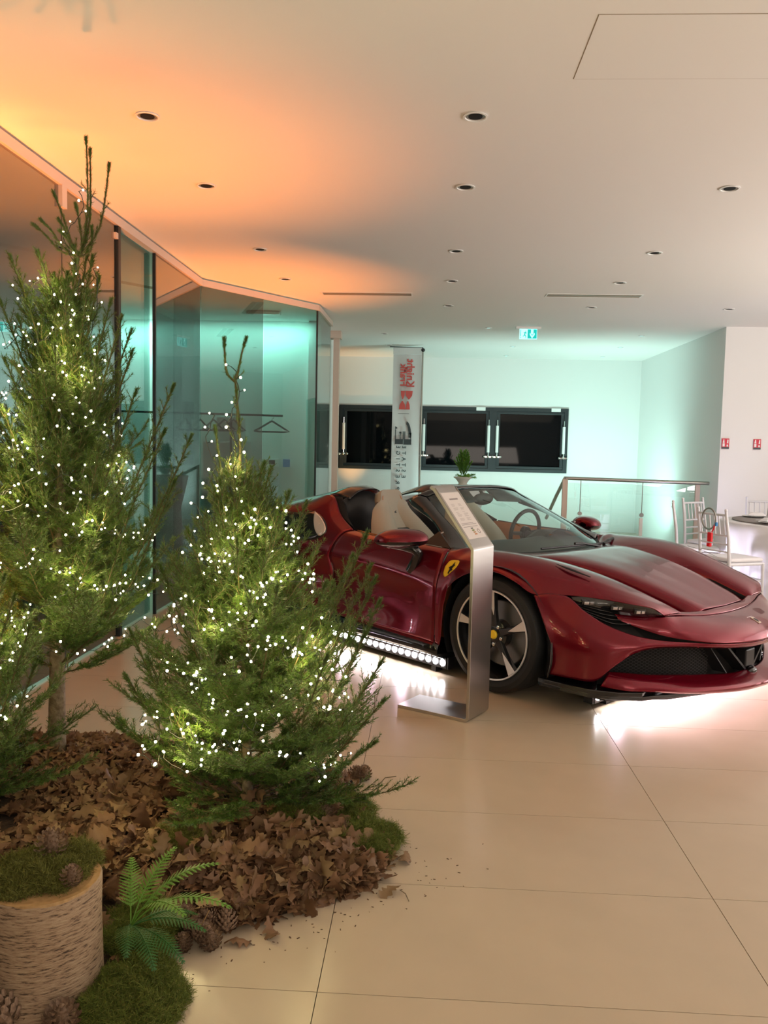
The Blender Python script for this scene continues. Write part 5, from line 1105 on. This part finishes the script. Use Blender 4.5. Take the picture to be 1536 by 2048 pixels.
fb, selB = fairy('warm white fairy light string on the bushy middle spruce', TB, 290, .34, 1.22, lambda z: .50*max(.1, 1-(z-.15)/1.35)**.9+.02, 5, 9, extra=runB)
fcx, selC = fairy('warm white fairy light string on the low spruce at the left edge', TC, 70, .45, 1.0, lambda z: .40*max(.1, 1-(z-.1)/1.1)+.02, 9, 5)
for base, sel, k, p in ((TA, selA, 14, 1.15), (TB, selB, 12, 1.05), (TC, selC, 3, .7)):
    s_ = sorted(sel, key=lambda v: v.z)
    for i in range(k):
        q = s_[int((i+.5)*len(s_)/k)]; point('fairy_glow', (base[0]+q.x*.8, base[1]+q.y*.8, q.z), (1, .80, .36), p*1.6, .04)

# ============================================================= FOREST BED
def in_poly(x, y, P_):
    c = False
    for i in range(len(P_)):
        (x1, y1), (x2, y2) = P_[i-1], P_[i]
        if (y1 > y) != (y2 > y) and x < (x2-x1)*(y-y1)/(y2-y1)+x1: c = not c
    return c
BED = [(-2.15, 3.75), (-1.45, 3.75), (-.95, 3.6), (-.42, 3.55), (-.27, 3.40), (-.22, 3.15), (-.12, 2.9), (-.08, 2.75), (-.16, 2.55), (-.30, 2.42), (-.46, 2.32), (-.60, 2.24), (-.72, 2.15), (-.80, 1.98), (-1.0, 1.75), (-1.5, 1.6), (-2.15, 1.9)]
def edge_d(x, y):
    return min(math.hypot(x-(a[0]+(b[0]-a[0])*t), y-(a[1]+(b[1]-a[1])*t)) for a, b in zip(BED, BED[1:]+BED[:1]) for t in [max(0, min(1, ((x-a[0])*(b[0]-a[0])+(y-a[1])*(b[1]-a[1]))/((b[0]-a[0])**2+(b[1]-a[1])**2+1e-9)))])
def bed_h(x, y):
    if not in_poly(x, y, BED): return 0.
    d = edge_d(x, y); return .062*min(1, d/.22)**.7+.02*min(1, d/.5)+.008*sin(x*19)*cos(y*17)*min(1, d*6)
nx, ny = 80, 84; v = []; f = []
gx = np.linspace(-2.2, -.02, nx); gy = np.linspace(1.55, 3.8, ny); hh = [[bed_h(x, y) for x in gx] for y in gy]
for j, y in enumerate(gy):
    for i, x in enumerate(gx): v.append((x, y, max(hh[j][i]-.012, -.004)))
for j in range(ny-1):
    for i in range(nx-1):
        if max(hh[j][i], hh[j+1][i], hh[j][i+1], hh[j+1][i+1]) > 0: f.append((j*nx+i, j*nx+i+1, (j+1)*nx+i+1, (j+1)*nx+i))
tag(MB().add(v, f).build('soil_mound', 'soil', None, smooth=180), 'dark mound of earth and needles under the leaves', 'soil', kind='stuff')
# oak leaf: lobed outline, curled along and across
def leaf_geo(seed):
    rd = random.Random(seed); N_ = 21; out = []
    cu = rd.uniform(.4, 1.5)*rd.choice((-1, 1, 1)); cv = rd.uniform(-1.2, 2.0); tw = rd.uniform(-1., 1.); ph = rd.uniform(-.3, .3)
    for i in range(N_):
        u = i/(N_-1); lobe = .74+.26*cos(2*pi*(u*4.3+ph)); w_ = (.36*math.sin(pi*min(1, u*.97+.03))**.6*lobe*(.45+.75*u) if u < .97 else .03)+.004
        for k in (-1, -.55, 0, .55, 1):
            x = u; y = k*w_; z = cu*.25*(u-.5)**2*2+cv*y*y*2.0+tw*(x-.5)*y*1.4+(.035*math.sin(9*u+k*2+seed) if abs(k) == 1 else 0)-(.02 if k == 0 else 0)
            out.append((x-.5, y, z))
    fs = [(i*5+k, i*5+k+1, (i+1)*5+k+1, (i+1)*5+k) for i in range(N_-1) for k in range(4)]
    return out, fs
LG = [leaf_geo(k) for k in range(9)]; LM = []
for g in LG:
    me = MB().add(*g).mesh(180, 'oak_leaf'); me.materials.append(M['leaf']); LM.append(me)
LEAFZ = [(-.40, 2.62, .36, .30), (-.55, 2.42, .25, .20), (-.30, 2.56, .25, .17), (-1.0, 2.95, .60, .35), (-1.35, 3.3, .45, .33), (-.75, 2.6, .35, .25), (-1.4, 3.62, .35, .12), (-.22, 2.58, .14, .14), (-1.2, 2.6, .4, .4)]
def leaf_spot(rd):
    while True:
        cx, cy, sx, sy = rd.choice(LEAFZ); x = rd.gauss(cx, sx*.55); y = rd.gauss(cy, sy*.55)
        if in_poly(x, y, BED): return x, y
rd = random.Random(11); k = 0; spots = []
while len(spots) < 292:
    x, y = leaf_spot(rd)
    if y < 3.1 and x > -1.2: spots.append((x, y))
spots.sort(key=lambda p: -p[1])
for k, (x, y) in enumerate(spots):
    o = bpy.data.objects.new('oak_leaf', LM[k % 9]); C.objects.link(o); s_ = rd.uniform(.075, .135)
    o.location = (x, y, bed_h(x, y)+rd.uniform(.006, .05)); o.rotation_euler = (rd.gauss(0, .6), rd.gauss(0, .6), rd.uniform(0, 6.28)); o.scale = (s_, s_, s_)
    tag(o, 'dry brown oak leaf in the heap around the middle spruce', 'leaf', 'dry oak leaves of the forest bed')
LOOSE = [(-.105, 2.75, 'curled oak leaf lying loose right of the moss'), (-.045, 2.72, 'loose oak leaf farthest right on the floor'), (-.10, 2.60, 'loose oak leaf just below the moss edge'), (-.085, 2.52, 'oak leaf scrap by the right corner of the heap'), (-.42, 2.27, 'loose oak leaf at the bottom tip of the heap'), (-.50, 2.22, 'loose oak leaf beside the pinecones on the floor')]
for k, (x, y, l) in enumerate(LOOSE):
    o = bpy.data.objects.new('oak_leaf', LM[(k*2+1) % 9]); C.objects.link(o); o.location = (x, y, .016); o.rotation_euler = (.2*sin(k), .15, k*1.3); o.scale = (.085,)*3; tag(o, l, 'leaf')
vv = []; ff = []; base = 0
for k in range(3600):
    x, y = leaf_spot(rd) if k % 4 else (rd.uniform(-2.1, -.1), rd.uniform(1.8, 3.75))
    if not in_poly(x, y, BED): continue
    g, fs = LG[rd.randrange(9)]; s_ = rd.uniform(.05, .095); m_ = Matrix.Translation((x, y, bed_h(x, y)+rd.uniform(-.004, .02))) @ Matrix.Rotation(rd.uniform(0, 6.28), 4, 'Z') @ Matrix.Rotation(rd.gauss(0, .45), 4, 'X') @ Matrix.Rotation(rd.gauss(0, .4), 4, 'Y') @ Matrix.Scale(s_, 4)
    a = np.array(g); a = a @ np.array(m_.to_3x3()).T+np.array(m_.translation); vv.append(a); ff.append(np.array(fs)+base); base += len(g)
o = link('leaf_litter', fast_mesh('leaf_litter', np.vstack(vv), quads=np.vstack(ff)), 'leaf'); tag(o, 'deep litter of small dry brown leaves under the spruces', 'leaves', kind='stuff'); o.data.polygons.foreach_set('use_smooth', [True]*len(o.data.polygons))
# crumbs scattered on the tiles
cb_ = MB()
for k in range(90):
    x = rd.gauss(-.2, .22); y = 2.40+.9*(x+.25)+rd.gauss(0, .09)
    if in_poly(x, y, BED) or y > 2.95 or y < 1.95: continue
    s_ = rd.uniform(.001, .0028); a = rd.uniform(0, 3); cb_.box((-s_*1.6, -s_*.6, 0), (s_*1.6, s_*.6, s_*.5), Matrix.Translation((x, y, .0002)) @ Matrix.Rotation(a, 4, 'Z'))
tag(cb_.build('leaf_crumbs', 'leafcrumb', None), 'tiny dark leaf crumbs scattered on the beige tiles', 'crumbs', kind='stuff')

# --- moss cushions
def moss(label, c, rx, ry, h, n, m='moss', z0=None, seed=1, rot=0, ln=.0135):
    n = int(n*1.7)
    r = np.random.default_rng(seed); g = MB(); N_ = 20; K = 8
    hf = lambda u, t: h*math.sqrt(max(0, 1-u*u))*(1+.18*sin(5*t)+.12*sin(9*t+u*4))
    vs = [(0, 0, h)]
    for i in range(1, K+1):
        u = i/K
        for j in range(N_): t = 2*pi*j/N_; q = 1+.12*sin(3*t+seed)+.08*sin(7*t); vs.append((rx*u*q*cos(t), ry*u*q*sin(t), hf(u, t)-.008))
    fs = [(0, 1+j, 1+(j+1) % N_) for j in range(N_)]+[(1+(i-1)*N_+j, 1+i*N_+j, 1+i*N_+(j+1) % N_, 1+(i-1)*N_+(j+1) % N_) for i in range(1, K) for j in range(N_)]
    z = bed_h(*c)*.5 if z0 is None else z0
    u = np.sqrt(r.random(n)); t = r.random(n)*2*pi; q = 1+.12*np.sin(3*t+seed)+.08*np.sin(7*t); lump = 1+.25*np.sin(14*u*np.cos(t)+seed)*np.cos(13*u*np.sin(t))
    hz = h*np.sqrt(np.maximum(0, 1-u*u))*(1+.18*np.sin(5*t)+.12*np.sin(9*t+u*4))*lump
    p = np.stack([rx*u*q*np.cos(t), ry*u*q*np.sin(t), hz-.004], 1); nrm = np.stack([np.cos(t)*u, np.sin(t)*u, np.full(n, .55)], 1); d = nrm+r.normal(size=(n, 3))*.75; d /= np.linalg.norm(d, axis=1)[:, None]
    # each strand is two bent pieces
    sd = np.cross(d, r.normal(size=(n, 3))); sd /= np.linalg.norm(sd, axis=1)[:, None]; l1 = ln*r.uniform(.5, 1.2, n)
    d2 = d*.7+r.normal(size=(n, 3))*.8; d2 /= np.linalg.norm(d2, axis=1)[:, None]; p2 = p+d*(l1*.95)[:, None]; d3 = d2+r.normal(size=(n, 3))*.9; d3 /= np.linalg.norm(d3, axis=1)[:, None]; p3 = p2+d2*(l1*.75)[:, None]
    me = blade_mesh('moss', np.vstack([p, p2, p3]), np.vstack([d, d2, d3]), np.vstack([sd, sd, sd]), np.concatenate([l1, l1*.8, l1*.7]), np.full(3*n, .0015))
    o = link('moss_cushion', me, m); o.location = (c[0], c[1], z); o.rotation_euler = (0, 0, rot); tag(o, label, 'moss', None, 'stuff'); g.add(vs, fs).build('moss_base', 'moss', o, smooth=180); return o
moss('green moss cushion at the right tip of the forest bed', (-.20, 2.80), .125, .15, .065, 9000, seed=1)
moss('green moss cushion behind the right moss, by the pinecones', (-.30, 3.02), .12, .14, .06, 7000, seed=2)
moss('big green moss cushion at the foot of the birch log', (-.715, 1.965), .135, .13, .055, 12000, seed=3)
moss('dark moss between the birch log and the pinecones', (-.78, 2.20), .11, .13, .07, 7000, seed=4)
moss('olive moss among the leaves behind the fern', (-.80, 2.62), .13, .12, .07, 6000, 'moss2', seed=5)
moss('moss creeping below the middle spruce', (-.42, 2.85), .13, .12, .06, 6000, seed=6)

# --- birch log with moss on top
LC = (-.955, 1.985); LH = .300; LR = .140
lg = empty('birch_log', (LC[0], LC[1], 0), 0, 'upright cut birch log at the bottom left, moss and pinecones on top', 'log')
n = 72; rows_ = [(LR*1.03, 0), (LR*1.02, .03), (LR, .1), (LR*.99, .2), (LR, LH-.006), (LR-.004, LH)]; vs = []
for r, z in rows_:
    for k in range(n): t = 2*pi*k/n; rr = r*(1+.012*sin(3*t+1)+.006*sin(11*t+z*30)); vs.append((rr*cos(t), rr*sin(t), z))
fs = [(i*n+k, i*n+(k+1) % n, (i+1)*n+(k+1) % n, (i+1)*n+k) for i in range(len(rows_)-1) for k in range(n)]
MB().add(vs, fs).build('bark', 'birch', lg, smooth=60)
MB().lathe([(LR-.020, LH-.001), (LR-.003, LH+.001), (LR-.001, LH-.006), (LR-.02, LH-.012)], 60, closed=True).build('cut_rim', 'birchend', lg, smooth=60)
MB().lathe([(LR-.018, LH-.004), (0.0, LH-.002)], 48).build('cut_face', 'birchend', lg)
moss('olive moss heaped on top of the birch log', (LC[0]-.03, LC[1]+.005), .115, .105, .035, 9000, 'moss2', LH-.004, 8)
moss('moss strands behind the pinecones on the birch log', (LC[0]+.04, LC[1]+.10), .06, .05, .04, 3000, 'moss2', LH-.01, 9)

# --- pinecones
def cone_mesh(seed, open_=1.):
    rd_ = random.Random(seed); mb = MB(); mb.ball((0, 0, .5), .5, 10, 8, (.42, .42, 1)); N_ = 74
    for k in range(N_):
        t = (k+.5)/N_; z = .05+.90*t; r = .40*math.sin(pi*min(1, t*.86+.13))**.8+.02; a = k*2.39996; ca, sa = cos(a), sin(a); w_ = .095*(1-.45*t); L = (.13*open_+.03)*(1-.5*t)
        c0 = Vector((ca*r*.55, sa*r*.55, z-.02)); up = Vector((-ca*.1, -sa*.1, .5)); out = Vector((ca, sa, .45+.9*t)).normalized(); sd = Vector((-sa, ca, 0))
        tip = Vector((ca*r, sa*r, z+.02))+out*L; b = Vector((ca*r, sa*r, z))
        mb.add([c0, b-sd*w_, tip-sd*w_*.65+Vector((0, 0, .012)), tip+out*.02, tip+sd*w_*.65+Vector((0, 0, .012)), b+sd*w_, tip-Vector((0, 0, .04)), b-Vector((0, 0, .03))], [(0, 1, 2, 3, 4, 5), (1, 7, 6, 2), (7, 5, 4, 6), (2, 6, 3), (6, 4, 3)])
    me = mb.mesh(name='pinecone'); me.materials.append(M['cone']); return me
CM = [cone_mesh(k, .7+.25*k) for k in range(3)]
def cone(x, y, z, s_, tilt, rz, label, k=0):
    o = bpy.data.objects.new('pinecone', CM[k % 3]); C.objects.link(o); o.scale = (s_, s_, s_); o.location = (x, y, z); o.rotation_euler = (tilt, 0, rz); tag(o, label, 'pinecone', 'pinecones of the forest bed')
cone(-.969, 2.057, LH+.012, .088, .12, .3, 'tall pinecone standing on the birch log', 0)
cone(-.872, 1.950, LH+.002, .056, .15, 1.2, 'small pinecone at the front rim of the birch log', 1)
for k, (x, y, z, s_, t_, r_, l) in enumerate([
    (-0.668, 2.261, .045, .055, .5, .4, 'pinecone topmost of the heap right of the fern'), (-0.659, 2.204, .03, .060, 1.0, 2.2, 'pinecone at the left of the heap right of the fern'),
    (-0.655, 2.172, .0, .055, .2, 1.0, 'lowest pinecone of the heap, standing on the tile edge'), (-0.621, 2.200, .02, .066, .9, 1.1, 'pinecone in the middle of the heap right of the fern'),
    (-0.579, 2.195, .0, .070, .25, .2, 'large pinecone in front of the leaf heap'), (-0.540, 2.237, .01, .066, .8, 3.6, 'pinecone on the right of the front heap'),
    (-0.584, 2.255, .03, .058, .7, 5.0, 'pinecone at the back right of the front heap'), (-0.343, 2.912, .05, .080, 1.1, .3, 'pinecone lying under the middle spruce, left of the moss'),
    (-0.286, 2.762, .05, .065, .9, 2.0, 'pinecone between the middle spruce and the right moss'), (-0.315, 3.327, .02, .065, .9, 4.0, 'pinecone at the back, left of the right pair'),
    (-0.286, 3.404, .0, .066, .3, 1.5, 'pinecone at the back, middle of three'), (-0.247, 3.419, .0, .068, .4, .7, 'pinecone farthest right at the back of the bed'),
    (-0.326, 3.178, .03, .06, 1.0, 3.0, 'pinecone below the three at the back of the bed'), (-0.954, 1.806, .02, .10, 1.2, 4.2, 'big pinecone in the bottom left corner'),
    (-0.849, 1.842, .0, .085, .3, .5, 'pinecone standing in front of the birch log'), (-0.911, 1.889, .0, .07, 1.1, 1.4, 'pinecone leaning on the foot of the birch log')]):
    cone(x, y, z+(.012 if t_ > .6 else 0), s_, t_, r_, l, k)

# --- fern beside the log
fe = empty('fern', (-.79, 2.075, .04), 0, 'bright green fern arching over the right side of the birch log', 'fern')
def frond(az, ln, rise, droop, m, w_=.042, name='frond'):
    mb = MB(); N_ = 22; p = Vector((0, 0, 0)); d = Vector((cos(az)*cos(rise), sin(az)*cos(rise), sin(rise))); pts = [p.copy()]
    for i in range(N_): d = (d+Vector((0, 0, -droop/N_))).normalized(); p = p+d*ln/N_; pts.append(p.copy())
    mb.tube(pts, [.0018*(1-i/(N_+2))+.0005 for i in range(N_+1)], 4)
    for i in range(6, N_):
        ax = (pts[i+1]-pts[i]).normalized(); sd = ax.cross(Vector((0, 0, 1))).normalized(); nn = sd.cross(ax); t = (i-5)/(N_-5); L = w_*sin(pi*(.18+.80*t))**.8*(1.1-.55*t)
        for s in (1, -1):
            dr = (sd*s+ax*.55-nn*.12).normalized(); b = pts[i]; K = max(3, int(L/.0045))
            for q in range(K):       # pinnules along the leaflet
                u = (q+.3)/K; c = b+dr*L*u; l3 = min(.0085, ln/N_*.62)*(1-u*.80)
                for s3 in (1, -1): mb.add([c-dr*.0026, c+ax*s3*l3+dr*l3*.7-nn*l3*.15, c+dr*.0034], [(0, 1, 2)])
            mb.add([b-ax*.0012, b+dr*L, b+ax*.0012], [(0, 1, 2)])
    return mb.build(name, m, fe)
for az, ln, ri, dr, m in ((-.15, .33, .95, 1.5, 'fern'), (.35, .30, 1.1, 1.5, 'fern'), (-.55, .27, 1.15, 1.9, 'fern'), (1.1, .24, 1.15, 1.3, 'fern'), (1.9, .20, 1.1, 1.2, 'fern'), (.05, .22, .6, 1.3, 'ferndark'), (-.9, .20, .6, 1.5, 'ferndark'), (.6, .2, .5, 1.2, 'ferndark'), (-.4, .20, .35, 1.2, 'ferndark'), (-1.3, .16, .9, 2.0, 'ferndark')):
    frond(az, ln, ri, dr, m)
fe.location = (-.765, 2.08, .12)
# --- loose twigs
tw = [(-0.209, 3.226), (-0.177, 3.263), (-0.172, 3.353), (-0.149, 3.435), (-0.102, 3.456)]
tag(MB().tube([(a, b, .003) for a, b in tw], .0018, 5).build('thin_stem', 'twig', None), 'thin curved stem lying on the tiles right of the pinecones', 'twig')
for (a, b, z, l) in (((-0.628, 2.189), (-0.581, 2.191), .06, 'dry grass stalk leaning over the leaves, right one'), ((-0.765, 2.295), (-0.722, 2.320), .06, 'dry grass stalk leaning over the leaves, left one'), ((-0.054, 2.541), (-0.024, 2.477), 0, 'short twig at the right corner of the heap'), ((-0.082, 2.846), (-0.031, 2.935), 0, 'short twig beside the right moss')):
    tag(MB().tube([(a[0], a[1], z+.004), ((a[0]+b[0])/2+.003, (a[1]+b[1])/2, z+.010), (b[0], b[1], z*1.8+.004)], .0014, 5).build('twig', 'birchend' if z else 'bark', None), l, 'twig')
